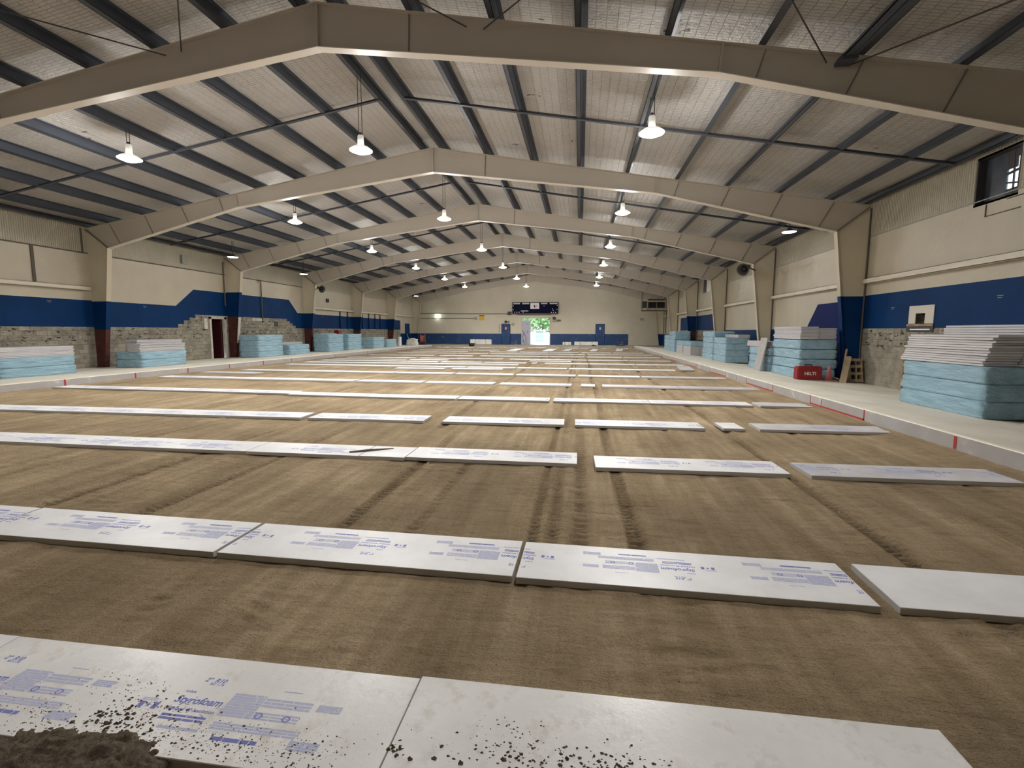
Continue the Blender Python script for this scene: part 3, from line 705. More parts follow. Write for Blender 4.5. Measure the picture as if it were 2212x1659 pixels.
# rows: (front-edge Y as a function of X, [(x0, x1, options)])
rows = [
    (lambda x: 1.652, [(.06, 2.49, {'pr': P1}), (2.492, 4.933, {'pr': P1, 'mud': 1}), (4.936, 7.37, {'mud': 1, 'blank': 1, 'dy': .012})]),
    (lambda x: 3.452-.0149*x, [(-2.08, .355, {'pr': P2, 'flip': 1}), (.37, 2.80, {'pr': P2, 'flip': 1}), (2.83, 5.265, {'pr': P2, 'flip': 1}), (5.29, 7.72, {'pr': P2, 'flip': 1, 'dy': -.005}), (7.84, 10.28, {'blank': 1, 'dy': .0})]),
    (lambda x: 6.48, [(-6.52, -4.09, {'pr': P1}), (-4.08, -1.65, {'pr': P3}), (-1.64, .80, {'pr': P1}), (.81, 2.58, {'pr': 'S'}), (2.59, 3.27, {'pr': 'S'}), (3.28, 5.71, {'pr': P1, 'flip': 1, 'dy': .035}), (5.95, 8.40, {'pr': P1, 'flip': 1, 'dy': -.06, 'rot': .02}), (8.63, 11.05, {'pr': P3, 'flip': 1, 'dy': -.04, 'rot': .018, 'dull': 1})]),
    (lambda x: 9.22+.013*x, [(-9.75, -7.31, {'pr': P1}), (-7.3, -4.87, {'pr': P1}), (-4.86, -2.44, {'pr': P1}), (-2.43, .01, {'pr': P1}), (.17, 2.63, {'pr': P3}), (3.02, 5.44, {'pr': P1}), (5.65, 8.06, {'pr': P2}), (8.39, 8.78, {'blank': 1, 'dy': .06, 'rot': .02}), (9.05, 11.36, {'pr': 'S', 'dy': .07, 'dull': 1})]),
    (lambda x: 12.95-.022*(x+10.3) if x < -3 else (12.80-.125*(x+3.3) if x < -.5 else 12.46), [(-10.6, -9.76, {}), (-9.74, -7.3, {}), (-7.29, -4.86, {}), (-4.85, -2.42, {}), (-2.41, .02, {}), (.03, 2.46, {}), (2.52, 4.95, {}), (5.06, 7.5, {}), (7.51, 9.95, {}), (10.11, 11.3, {'dull': 1})]),
    (lambda x: 16.24-.028*x, [(-10.3, -9.62, {}), (-9.61, -7.17, {}), (-7.16, -4.73, {}), (-4.72, -2.29, {}), (-2.18, .26, {}), (.38, 2.81, {}), (3.03, 5.46, {}), (5.78, 6.24, {'blank': 1}), (6.48, 8.91, {'dull': 1}), (8.93, 11.3, {'dull': 1})]),
    (lambda x: 19.76-.027*x, [(-9.5, -7.06, {}), (-7.05, -4.61, {}), (-4.6, -2.16, {}), (-2.07, .42, {}), (.56, 3.0, {}), (3.14, 5.56, {}), (5.67, 8.10, {}), (8.18, 9.2, {'dull': 1}), (9.22, 11.3, {'dull': 1})]),
    (lambda x: 23.45-.035*x, [(-9.75, -7.31, {}), (-7.3, -4.86, {}), (-4.85, -2.41, {}), (-2.38, .06, {}), (.17, 2.61, {}), (2.68, 5.12, {}), (5.22, 7.64, {}), (7.68, 10.12, {})]),
    (lambda x: 25.62, [(-9.8, -7.36, {}), (-7.34, -4.9, {}), (-4.89, -2.46, {}), (-2.41, .01, {}), (.02, 2.45, {})]),
    (lambda x: 27.12-.035*x, [(-9.84, -7.4, {}), (-7.38, -4.95, {}), (-4.94, -2.51, {}), (-2.27, .15, {}), (.3, 2.74, {}), (3.05, 3.33, {}), (3.78, 6.2, {}), (6.26, 8.68, {}), (8.76, 11.2, {})]),
    (lambda x: 28.9, [(-9.9, -7.46, {'dull': 1}), (-7.45, -5.01, {'dull': 1}), (-4.8, -2.36, {}), (2.75, 5.18, {})]),
    (lambda x: 30.6-.033*x, [(-9.9, -7.5, {'dull': 1}), (-7.5, -5.06, {}), (-4.8, -2.37, {}), (-2.26, .18, {}), (.2, .82, {}), (1.3, 3.72, {}), (3.73, 6.17, {}), (6.25, 8.66, {}), (8.72, 11.16, {'dull': 1})]),
    (lambda x: 34.2, [(-9.8, -7.36, {'dull': 1}), (-7.3, -4.88, {}), (-4.38, -1.94, {}), (-1.38, 1.06, {}), (1.1, 3.53, {}), (3.6, 6.06, {}), (6.15, 8.59, {}), (8.75, 11.19, {'dull': 1})]),
    (lambda x: 37.8, [(-9.0, -6.56, {}), (-6.5, -4.06, {}), (-3.95, -1.51, {}), (-1.3, 1.14, {}), (1.2, 3.64, {}), (3.66, 6.1, {}), (6.3, 8.74, {}), (8.8, 11.2, {})]),
    (lambda x: 41.1, [(-8.9, -6.5, {}), (-6.4, -3.96, {}), (-2.0, .44, {}), (.6, 3.04, {}), (3.15, 5.59, {}), (5.85, 8.29, {}), (8.45, 10.89, {})]),
    (lambda x: 44.5, [(-9.4, -6.96, {}), (-6.8, -4.36, {}), (-4.2, -1.76, {})]),
]
SHORT = print_short()
for r, (yfun, bs) in enumerate(rows):
    for k, (x0, x1, op) in enumerate(bs):
        xc = (x0+x1)/2; yf = yfun(xc)+op.get('dy', 0)+random.uniform(-.006, .006)
        sl = (yfun(x1)-yfun(x0))/(x1-x0); sl = max(-.035, min(.035, sl))
        pr = op.get('pr'); 
        if pr is None and not op.get('blank') and r in (4, 5, 6) and x1-x0 > 2.3: pr = [P1, P2, P3][(k+r) % 3]
        if pr == 'S': pr = SHORT if x1-x0 > 1.7 else None
        mats, key = ((m_foam_mud, m_foam_edge), 'm') if op.get('mud') else ((DU, 'd') if op.get('dull') else ((m_foam, m_foam_edge), 'w'))
        size = 'short offcut of white foam board' if x1-x0 < 1.2 else ('dusty foam board' if op.get('dull') else ('mud-splashed white foam board' if op.get('mud') else ('unprinted white foam board' if op.get('blank') else ('blue-printed white foam board' if r < 4 else 'white foam board'))))
        board(x0, x1, yf, sl+op.get('rot', 0), 0.0, pr, bool(op.get('flip')), mats, key,
              label='%s, %s from left in the %s row from the viewer' % (size, ORD[k+1], ORD[r+1]))
board(-10.3, -7.72, 18.58, -.03, 0, None, label='loose white foam board near the left kerb between the sixth and seventh rows', mats=DU, key='d')
board(-3.10, -.66, 22.25, .02, 0, None, label='left one of two foam boards lying between the seventh and eighth rows')
board(-.33, 2.10, 22.38, .02, 0, None, label='right one of two foam boards lying between the seventh and eighth rows')
def loose(x, y, rz, lb, L=BL, Wd=BW, mats=(m_foam, m_foam_edge), key='w', z=0):
    o = D.objects.new('foam_board', board_mesh(L, Wd, mats, key)); COL.objects.link(o); o.location = (x, y, BT+z+.002); o.rotation_euler = (0, 0, rz)
    return tag(o, lb, 'foam board', 'loose foam boards at the far end')
loose(10.85, 24.7, math.radians(84), 'foam board lying askew along the right kerb past the seventh row', mats=DU, key='d', z=.02)
for k, (xx, yy, nm) in enumerate(((-.43, 46.6, 'bright foam sheet lying lengthwise, leftmost of five near the far doorway'), (2.9, 46.6, 'bright foam sheet lying lengthwise, second of five near the far doorway'), (4.55, 47.0, 'grey foam sheet lying lengthwise, third of five near the far wall'), (7.1, 47.4, 'grey foam sheet lying lengthwise, fourth of five near the far wall'), (9.5, 48.0, 'grey foam sheet lying lengthwise, rightmost of five near the far wall'))):
    loose(xx, yy, math.radians(88-k), nm, L=4.9 if k > 1 else 5.6, Wd=.61 if k > 1 else .9, mats=(m_foam, m_foam_edge) if k < 2 else DU, key='x%d' % (k > 1))

# soil spilled over the nearest boards
xs2 = np.linspace(2.2, 4.98, 280); ys2 = np.linspace(1.12, 1.95, 100); A, B2 = np.meshgrid(xs2, ys2)
edge = 1.70+.055*np.sin(A*5.3+.6)+.05*(vnoise(A*6, A*0+3, 31)-.5)+.05*(vnoise(A*22, B2*22, 32)-.5)
edge = np.where(A > 4.02, np.where(A < 4.22, edge-.16*np.clip((A-4.02)/.06, 0, 1), edge-.11-.08*np.clip(A-4.25, 0, 1)*4), edge)
edge = np.where(A > 4.62, edge-(A-4.62)*.7, edge)
Hh = np.clip((edge-B2)*.38, -.03, .06)+.024*(vnoise(A*16, B2*18, 33)-.5)+.026*(vnoise(A*42, B2*45, 34)-.5)+.016*(vnoise(A*95, B2*100, 35)-.5)
Zs = .050+Hh
Zs = np.where(B2 < 1.62, Zs-(1.62-B2)*.05, Zs)
V = np.stack([A, B2, Zs], -1).reshape(-1, 3).tolist(); nxx = len(xs2)
Fs = []
for j in range(len(ys2)-1):
    for i in range(nxx-1):
        if max(Hh[j, i], Hh[j, i+1], Hh[j+1, i], Hh[j+1, i+1]) > -.012 : k = j*nxx+i; Fs.append((k, k+1, k+nxx+1, k+nxx))
o = mesh_obj('soil_heap', V, Fs, m_soil, smooth=True); tag(o, 'heap of loose brown soil spilled over the nearest foam boards at lower left', 'soil', kind='stuff')
rnd = random.Random(5); b = MB()
def clod(x, y, z, r):
    n = 5; v_ = []
    for a in range(n): t = 2*math.pi*a/n+rnd.random(); q = r*rnd.uniform(.6, 1.3); v_.append((x+q*math.cos(t), y+q*.8*math.sin(t), z))
    v_ += [(x+rnd.uniform(-.3, .3)*r, y+rnd.uniform(-.3, .3)*r, z+r*rnd.uniform(.6, 1.1))]
    b.add(v_, [(a, (a+1) % n, n) for a in range(n)])
def cluster(cx, cy_, sx_, sy_, n, r0, r1, z=.053, ylo=1.66, yhi=2.255):
    for _ in range(n):
        x = rnd.gauss(cx, sx_); y = rnd.gauss(cy_, sy_)
        if not (ylo < y < yhi): continue
        clod(x, y, z, math.exp(rnd.uniform(math.log(r0), math.log(r1))))
cluster(3.35, 1.74, .5, .09, 700, .001, .006); cluster(4.1, 1.80, .5, .10, 300, .0008, .004); cluster(3.75, 1.86, .13, .10, 160, .0015, .010); cluster(3.60, 1.80, .08, .05, 60, .004, .014); cluster(3.45, 2.0, .12, .05, 60, .001, .006)
cluster(4.0, 1.77, .25, .05, 160, .0015, .009); cluster(4.55, 1.76, .12, .06, 90, .0015, .007); cluster(4.35, 1.72, .2, .04, 120, .002, .008)
cluster(5.62, 1.86, .22, .07, 210, .0015, .010); cluster(5.95, 1.80, .22, .05, 150, .0015, .013); cluster(5.45, 1.98, .10, .04, 60, .001, .006); cluster(4.97, 1.83, .025, .02, 16, .004, .012); cluster(6.15, 1.78, .05, .03, 24, .005, .020); cluster(5.5, 1.80, .22, .05, 40, .006, .016); cluster(5.9, 1.90, .10, .03, 40, .003, .011)
tag(b.build('soil_crumbs', m_soil), 'brown soil crumbs scattered across the nearest white foam boards', 'soil', kind='stuff')
b = MB(); rnd = random.Random(8)
for _ in range(900):
    y = 2.3+rnd.random()**1.6*9; x = rnd.uniform(.5, 9.5)
    if any(x0-.05 < x < x1+.05 and yfn((x0+x1)/2)-.09 < y < yfn((x0+x1)/2)+.75 for yfn, bs_ in rows[:4] for x0, x1, _o in bs_): continue
    h = float(sand_h(np.array(x), np.array(y))); clod(x, y, h-.001, math.exp(rnd.uniform(math.log(.002), math.log(.009))))
tag(b.build('sand_clods', m_soil), 'small dark clods lying loose over the near sand', 'soil', kind='stuff')
# splinter of mud on the third row
b = MB(); b.tube([(2.38, 6.62, .056), (2.62, 6.76, .058), (2.93, 6.96, .056)], [.02, .028, .008], 6)
tag(b.build('mud_streak', m_soil), 'thin streak of dried mud across the third board row, left of centre', 'mud')

# ================================================================ STACKS ALONG THE WALLS
m_wood = worn('raw_lumber', (.30, .225, .135), .8, .3, 4, dirt=(.14, .10, .06), dstop=(.6, .75), dscale=6)
def bundle_mesh(Lx, Ly, H, seed):
    rs = np.random.RandomState(seed); bm = bmesh.new(); bmesh.ops.create_cube(bm, size=1)
    bmesh.ops.subdivide_edges(bm, edges=bm.edges[:], cuts=13, use_grid_fill=True)
    for v_ in bm.verts:
        p = v_.co.copy(); x, y, z = p.x*2, p.y*2, p.z*2   # -1..1
        # round the cross-section, bulge the wrap
        rnd_ = .06
        q = Vector((p.x*Lx, p.y*Ly, p.z*H))
        nrm = Vector((x**9, y**9, z**9))
        ex = 1-.035*(abs(z)**8)*1; q.x *= ex; q.y *= 1-.012*(abs(z)**8)
        n1 = float(vnoise(np.array(q.y*2.2+q.z*7+seed*9), np.array(q.z*9+q.x*3-q.y*.9+seed), seed))-.5
        n2 = float(vnoise(np.array(q.y*6+q.x*6+seed*3), np.array(q.z*26+q.y*2), seed+50))-.5
        d = .052*n1+.030*n2
        if abs(x) > .97: q.x += math.copysign(d, x)*(1-abs(z)**6)
        if abs(y) > .97: q.y += math.copysign(d*.9, y)*(1-abs(z)**6)
        if z > .97: q.z += .006*n1-.004
        v_.co = q+Vector((0, 0, H/2))
    for f in bm.faces: f.smooth = True
    me = D.meshes.new('wrapped_bundle'); bm.to_mesh(me); bm.free(); me.materials.append(m_wrap); return me
BH = .338
BM = [bundle_mesh(1.20, 2.42, BH, s_) for s_ in (1, 2, 3, 4, 5)]
m_sheet_mesh = {}
def sheet_obj(x, y, z, rz, label, group, Lx=.60, Ly=2.43, th=.0455):
    k = (round(Lx, 2), round(Ly, 2))
    if k not in m_sheet_mesh:
        bm = bmesh.new(); bmesh.ops.create_cube(bm, size=1)
        for v_ in bm.verts: v_.co = Vector((v_.co.x*Lx, v_.co.y*Ly, (v_.co.z+.5)*th))
        bmesh.ops.bevel(bm, geom=bm.edges[:], offset=.005, segments=1, affect='EDGES')
        me = D.meshes.new('foam_sheet'); bm.to_mesh(me); bm.free(); me.materials.append(m_sheet); m_sheet_mesh[k] = me
    o = D.objects.new('foam_sheet', m_sheet_mesh[k]); COL.objects.link(o); o.location = (x, y, z); o.rotation_euler = (0, 0, rz)
    return tag(o, label, 'foam sheet', group)
def stack(xf, side, ya, nb, cols, where, bh=BH, text=False, sheets_first=0, extra_group=''):
    """xf: x of the kerb-side face; ya: near end; nb bundles; cols: [(column, n sheets, dy)]"""
    zc = max(slabz(xf), slabz(xf+side*1.2))-.004; z = zc; yc = ya+1.22; rs = random.Random(int(ya*100))
    tot = nb
    if sheets_first:
        for k in range(sheets_first):
            for c_ in (0, 1):
                sheet_obj(xf+side*(.305+.61*c_+rs.uniform(-.006, .006)), yc+rs.uniform(-.015, .015), z, 0, '%s grey foam sheet up, %s half, %s' % (ORD[k+1], ('kerb-side', 'wall-side')[c_], where), 'foam sheets in '+where)
            z += .0505
    for k in range(nb):
        me = BM[(k+int(ya)) % 5]; o = D.objects.new('wrapped_bundle', me); COL.objects.link(o)
        o.location = (xf+side*(.61+rs.uniform(-.02, .02)), yc+rs.uniform(-.03, .03), z); o.rotation_euler = (0, 0, rs.uniform(-.01, .01)+(math.pi if k % 2 else 0))
        pos = 'only' if nb == 1 else ('lowest' if k == 0 else ('topmost' if k == nb-1 else '%s from the bottom' % ORD[k+1]))
        tag(o, 'blue plastic-wrapped bundle, %s in %s' % (pos, where), 'wrapped bundle', 'blue wrapped bundles in '+where)
        z += bh
    for (c_, n, dy) in cols:
        zz = z+.004
        for k in range(n):
            xx = xf+side*(.305+.61*c_+rs.uniform(-.02, .02)); dd = rs.uniform(-.03, .03)
            if where.startswith('the nearest right stack'): dd += (.10-.022*k) if k < 12 else -.1; 
            sheet_obj(xx, yc+dy+dd, zz, rs.uniform(-.008, .008), '%s grey foam sheet up, %s pile, %s' % (ORD[k+1], ('kerb-side', 'wall-side')[c_], where), 'foam sheets on '+where)
            zz += .0505
    return z
stack(13.42, 1, 10.42, 3, [(0, 12, 0), (1, 16, -.22)], 'the nearest right stack')
stack(13.54, 1, 18.75, 4, [(0, 9, 0), (1, 8, .05)], 'the stack behind the red case', bh=.352)
stack(13.62, 1, 21.85, 3, [(0, 5, .3)], 'the right stack with a leaning board')
stack(13.52, 1, 27.65, 4, [(1, 3, 0)], 'the dark-ended right stack past the leaning board')
stack(13.52, 1, 30.25, 5, [], 'the right stack just beyond the dark-ended one')
stack(13.48, 1, 35.95, 1, [], 'the low right stack with white sheets', sheets_first=12)
stack(13.48, 1, 38.6, 1, [], 'the second low right stack with white sheets', sheets_first=12)
stack(13.40, 1, 41.4, 5, [], 'the far tall right stack')
stack(13.45, 1, 44.2, 4, [], 'the farthest right stack')
stack(-13.10, -1, 13.40, 2, [(0, 7, 0), (1, 7, 0)], 'the nearest left stack')
stack(-13.00, -1, 18.50, 2, [(0, 7, 0), (1, 10, .5)], 'the left stack beside the red column')
stack(-13.36, -1, 26.80, 4, [], 'the left stack beyond the red doorway')
stack(-13.50, -1, 30.20, 2, [(1, 3, .1)], 'the low left stack of two')
stack(-13.45, -1, 35.20, 4, [(1, 1, 0)], 'the tall left stack past the block wall')
stack(-13.20, -1, 38.00, 4, [], 'the next tall left stack')
stack(-13.00, -1, 42.50, 3, [], 'the left stack of three')
stack(-13.00, -1, 45.70, 2, [(0, 2, 0)], 'the farthest left stack')
# faint print on wraps (front bundles)
def wrap_text(x, y, z, side, parent_name, s_='Styrofoam', sz=.10):
    vs, fs = text_mesh(s_, sz, .1, .001)
    V = [((x), y+side*(-u), z+v_) for u, v_ in vs] if side > 0 else [(x, y+u, z+v_) for u, v_ in vs]
    return V, fs
o = MB().box((XW-.10, 16.42, .06), (XW-.004, 16.56, 1.30)).build('timber_post', m_wood); tag(o, 'dark timber post where the block wall ends beside the nearest right stack', 'post')
# leaning board
b = MB()
p0 = Vector((13.28, 21.72, slabz(13.3))); 
o = D.objects.new('foam_board', board_mesh(1.42, .74, (worn('grey_leaning_board', (.36, .345, .33), .7, .1, 4), m_foam_edge), 'lean')); COL.objects.link(o)
o.matrix_world = Matrix.Translation((13.40, 22.2, .19+.70)) @ Matrix(((0.18, 0, -.984, 0), (0, 1, 0, 0), (.984, 0, .18, 0), (0, 0, 0, 1)))
o.name = 'foam_board'; tag(o, 'grey foam board standing on end, leaning on a right-hand wrapped stack', 'foam board')

# ================================================================ THINGS BY THE RIGHT COLUMN
m_case = worn('red_case_plastic', (.24, .010, .014), .4, .12, 5)
cs = empty('tool_case', (13.66, 18.28, slabz(13.6)+.012), math.radians(5))
bm = bmesh.new(); bmesh.ops.create_cube(bm, size=1)
for v_ in bm.verts: v_.co = Vector((v_.co.x*.86*(1-.03*(v_.co.z > 0)), v_.co.y*.30, (v_.co.z+.5)*.47))
bmesh.ops.bevel(bm, geom=bm.edges[:], offset=.035, segments=3, affect='EDGES'); me = D.meshes.new('shell'); bm.to_mesh(me); bm.free(); me.materials.append(m_case)
o = D.objects.new('shell', me); COL.objects.link(o); o.parent = cs
MB().tube([(-.13, 0, .46), (-.12, 0, .515), (.12, 0, .515), (.13, 0, .46)], .02, 8).build('handle', m_black, cs)
for s_ in (-.28, .28): MB().box((s_-.04, -.165, .36), (s_+.04, -.145, .44)).build('latch', m_case, cs)
MB().box((-.425, -.152, .33), (.425, -.149, .338)).build('seam', m_dark, cs)
vs, fs = text_mesh('HILTI', .15, 0, .004); wx = max(v_[0] for v_ in vs)
mesh_obj('lettering', [((x-wx/2)*1.15, -.1525, z+.17) for x, z in vs], fs, m_white, cs)
tag(cs, 'red plastic tool case lettered HILTI, lying before the tall right stack', 'tool case')
m_cone = worn('faded_pink_cone', (.48, .16, .15), .6)
cn = empty('traffic_cone', (14.40, 18.40, slabz(14.4)+.01))
MB().lathe([(0, .52), (.02, .52), (.03, .50), (.12, .03), (0, .03)], n=20).build('cone_body', m_cone, cn, True)
MB().box((-.17, -.17, 0), (.17, .17, .03)).build('base', m_cone, cn)
tag(cn, 'faded pink traffic cone beside the red tool case', 'traffic cone')
o = MB().bar((14.72, 18.1, .10), (15.04, 18.5, .97), .20, .04).build('lumber_offcut', m_wood); tag(o, 'pale lumber offcut leaning on the blue right column', 'lumber')
o = MB().bar((14.95, 18.3, .10), (15.10, 18.6, 1.00), .12, .04).build('lumber_offcut', m_wood); tag(o, 'narrow brown lumber offcut leaning behind the pale one', 'lumber')
m_pinkpipe = mat('pink_brown_plastic', (.40, .22, .17), .6)
o = MB().tube([(14.82, 18.40, .10), (15.12, 18.80, 1.24)], .035, 10).build('handle_pole', m_pinkpipe); tag(o, 'pinkish pole sticking up behind the leaning lumber', 'pole')
pl = empty('wooden_pallet', (15.34, 18.45, .085), math.radians(0))
def pp(nm, bb): bb.build(nm, m_wood, pl)
pl.rotation_euler = (math.radians(-12), 0, 0)
for zz in (.02, .27, .52, .75): MB().box((-.22, -.02, zz), (.22, 0, zz+.10)).build('slat', m_wood, pl)
for xx in (-.21, -.02, .17): MB().box((xx, 0, 0), (xx+.05, .08, .86)).build('stringer', m_wood, pl)
tag(pl, 'small broken wooden pallet standing against the blue right column', 'pallet')
o = MB().bar((14.62, 18.62, .27), (14.98, 18.50, .13), .10, .02).bar((14.63, 18.62, .245), (14.98, 18.50, .105), .12, .02, 1).build('metal_strip', [m_white, m_black]); tag(o, 'pale metal strip with a black edge lying between cone and lumber', 'metal strip')
# white backboard patch with niche on the right wall
pt = empty('wall_patch', (XW-.004, 15.95, 2.36))
b = MB(); t = .022
b.box((-t, -.52, -.26), (0, -.17, .27)); b.box((-t, .24, -.26), (0, .54, .27)); b.box((-t, -.17, .04), (0, .24, .27))
b.build('board', m_white if False else mat('ivory_patch_paint', (.62, .58, .50), .6), pt)
MB().box((-.03, -.52, -.33), (0, .60, -.27)).build('ledger', m_wood, pt)
MB().box((-.02, -.54, -.50), (0, .62, -.33)).build('backing', m_dark, pt)
MB().box((-.035, -.42, -.445), (-.02, .42, -.415)).build('daylight_slit', mat('painted_daylight_white', (.95, .95, .95), .3), pt)  # daylight through a slit, put in as a bright white strip
tag(pt, 'ivory board with a square hole set in the blue band above the nearest right stack', 'wall patch')
b = MB(); b.box((XW, 15.7, 2.0), (XW+.30, 16.3, 2.02)); b.box((XW, 15.7, 2.5), (XW+.3, 16.3, 2.52)); b.box((XW, 15.7, 2.0), (XW+.3, 15.72, 2.52)); b.box((XW, 16.28, 2.0), (XW+.3, 16.3, 2.52)); b.box((XW+.28, 15.7, 2.0), (XW+.3, 16.3, 2.52))
tag(b.build('trim_4', m_block), 'recess behind the square hole in the right wall', None, kind='structure')
# paint chips / fixings on the blue bands
m_chip = mat('bare_chip', (.33, .27, .18), .7)
for k, (X, y, z, nm) in enumerate(((XW, 17.35, 2.63, 'right wall left of the ivory patch'), (XW, 13.3, 2.72, 'right wall far right of the view'), (-XW, 17.2, 3.0, 'left wall before the first column'), (-XW, 21.6, 3.0, 'left wall past the first column'), (-XW, 36.2+2.2, 3.0, 'left wall past the third column'))):
    s_ = -1 if X > 0 else 1
    b = MB(); 
    for j in range(2): b.box((min(X, X+s_*.006), y-.10+j*.03, z-.05*j), (max(X, X+s_*.006), y+.08-j*.02, z+.016-.05*j))
    tag(b.build('paint_chip', m_chip), 'small chipped fixing mark on the blue band, '+nm, 'paint chip', 'chipped marks on the blue wall bands')

# ---- windows in the right wall
m_glass = mat('dusty_glass', (.85, .9, .9), .08); N(m_glass).b.inputs['Transmission Weight'].default_value = 1.0; N(m_glass).b.inputs['IOR'].default_value = 1.1
wn = empty('window_1', (XW, 13.77, 5.62)); tag(wn, 'dark recessed window high on the right wall, daylight through torn foliage', None, kind='structure')
b = MB(); b.box((0, -.65, -.55), (.25, -.60, .55)); b.box((0, .60, -.55), (.25, .65, .55)); b.box((0, -.65, -.60), (.25, .65, -.55)); b.box((0, -.65, .55), (.25, .65, .60)); b.build('window_frame', m_dark, wn)
MB().box((.20, -.02, -.55), (.24, .60, .55)).build('dark_panel', worn('dark_bluish_panel', (.05, .06, .075), .35, .4, 3), wn)
MB().box((.21, -.60, -.55), (.215, -.02, .55)).build('window_pane', m_glass, wn)
b = MB(); 
for yy in (-.42, -.24): b.bar((.2, yy, -.55), (.2, yy+.04, .55), .035, .03)
b.bar((.2, -.6, .08), (.2, -.02, .02), .03, .06); b.bar((.2, -.6, -.30), (.2, -.02, -.18), .03, .04); b.box((.19, -.60, -.55), (.22, -.02, -.34)); b.box((.19, -.60, .36), (.22, -.30, .55)); b.box((.19, -.30, .12), (.22, -.02, .55)); b.build('mullion', m_dark, wn)
b = MB(); b.box((XW-.02, 13.0, 4.70), (XW, 14.0, 4.72)); b.box((XW-.02, 13.98, 4.70), (XW, 14.0, 5.0)); b.box((XW-.02, 12.6, 4.98), (XW, 13.4, 5.0))
tag(b.build('vent_outline', m_seam), 'dark outline of a capped vent just below the high window', 'vent')
w2 = empty('window_2', (XW, 41.2, 5.55)); tag(w2, 'small high window far along the right wall, half dark and half white', None, kind='structure')
MB().box((.02, .1, -.6), (.05, 1.1, .6)).build('dark_panel', m_dark, w2); MB().box((.02, -1.1, -.6), (.05, .1, .6)).build('white_panel', m_white, w2)
b = MB(); b.box((0, -1.12, -.62), (.06, -1.08, .62)); b.box((0, 1.08, -.62), (.06, 1.12, .62)); b.box((0, -1.1, -.62), (.06, 1.1, -.58)); b.box((0, -1.1, .58), (.06, 1.1, .62)); b.build('window_frame', m_cream, w2)

# ---- left doorway
dr = empty('door_1', (-XW, 26.42, .15)); tag(dr, 'doorway in the left block wall with a battered white frame and dark red door', None, kind='structure')
m_oldwhite = worn('battered_white_frame', (.55, .52, .46), .6, .2, 3, dirt=(.25, .2, .15), dstop=(.6, .8), dscale=4)
b = MB(); b.box((-.1, -.66, 0), (.06, -.52, 2.46)); b.box((-.1, .52, 0), (.06, .70, 2.46)); b.box((-.1, -.66, 2.34), (.06, .70, 2.50)); b.build('door_frame', m_oldwhite, dr)
MB().box((-.9, .38, 0), (-.1, .44, 2.34)).build('door_leaf', worn('dark_red_door', (.055, .006, .008), .5), dr)
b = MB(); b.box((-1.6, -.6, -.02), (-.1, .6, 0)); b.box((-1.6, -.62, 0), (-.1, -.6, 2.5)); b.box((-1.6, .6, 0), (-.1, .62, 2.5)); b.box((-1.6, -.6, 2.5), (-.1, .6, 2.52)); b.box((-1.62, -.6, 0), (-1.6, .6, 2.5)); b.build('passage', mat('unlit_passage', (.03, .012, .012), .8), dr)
o = MB().bar((-15.035, 27.30, 1.05), (-14.845, 27.30, 2.62), .03, .20, up=(0, 1, 0)).build('white_plank', m_oldwhite); tag(o, 'upright white plank fixed beside the red column past the doorway', 'plank')
o = MB().box((-XW, 25.35, 1.9), (-XW+.05, 25.6, 2.5)).build('white_jamb_piece', m_oldwhite); tag(o, 'short white jamb piece left of the battered door frame', 'jamb')
o = MB().box((-XW, 29.5, 2.45), (-XW+.05, 30.5, 2.62)).build('white_plate', m_oldwhite); tag(o, 'flat white plate on the grey block wall past the doorway', 'plate')
o = MB().box((-XW, 31.9, 2.10), (-XW+.03, 32.3, 2.45)).build('wall_hole', m_dark); tag(o, 'dark square hole in the block wall above the low left stack', 'hole')
# pipes on the left wall
for nm, y, z0, z1 in (('conduit pipe beside the second left column', 27.1, 3.3, 5.9), ('conduit pipe running down the raised blue panel, left wall', 30.55, 2.35, 5.0)):
    b = MB(); b.tube([(-XW+.06, y, z0), (-XW+.06, y, z1)], .035, 8)
    if z1 < 5.5: b.tube([(-XW+.06, y, 5.0), (-XW+.10, y-.1, 5.12), (-XW+.10, y-.3, 5.10), (-XW+.1, y-.36, 4.95)], .03, 8)
    tag(b.build('conduit_pipe', m_seam), nm, 'pipe')
o = MB().box((-XW, 25.9-1.9, 5.4), (-XW+.12, 24.4, 5.85)).build('junction_box', m_grey); tag(o, 'grey junction box high on the left wall above the doorway', 'junction box')
o = MB().box((-XW, 39.1, 4.2), (-XW+.08, 39.5, 4.5)).build('alarm_box', m_red); tag(o, 'small reddish alarm box on the left wall above the girt', 'alarm box')
o = MB().lathe([(0, 0), (.13, 0), (.13, .04), (.05, .10), (0, .10)], n=16).build('wall_bell', m_dark); o.location = (-XW+.1, 28.0, 5.15); o.rotation_euler = (0, math.radians(90), 0); tag(o, 'dark round bell high on the left wall near the second column', 'bell')

# horn speakers on the columns
m_horn = mat('dark_grey_horn', (.055, .05, .045), .45)
def horn(x, y, z, rz, tilt, lb, sz=1.0, to=None):
    t = empty('horn_speaker', (x, y, z), rz); t.rotation_euler = (tilt, 0, rz)
    MB().lathe([(.0, .02), (.05, .0), (.07, -.10), (.12, -.24), (.24, -.40), (.25, -.40), (.25, -.385), (.13, -.22), (.09, -.10), (.06, .02), (0, .02)], n=24).build('horn', m_horn, t, True)
    MB().lathe([(0, .16), (.07, .16), (.085, .12), (.085, .0), (0, -.02)], n=16).build('driver', m_horn, t, True)
    inv = t.rotation_euler.to_matrix().inverted(); q = inv @ (Vector(to)-Vector((x, y, z)))
    MB().bar((0, 0, .08), q/sz, .04, .04).build('bracket', m_dark, t)
    MB().lathe([(0, -.20), (.05, -.22), (.09, -.30), (0, -.30)], n=16).build('phase_plug', m_black, t, True)
    for ch in t.children: ch.scale = (sz, sz, sz)
    return tag(t, lb, 'horn speaker')
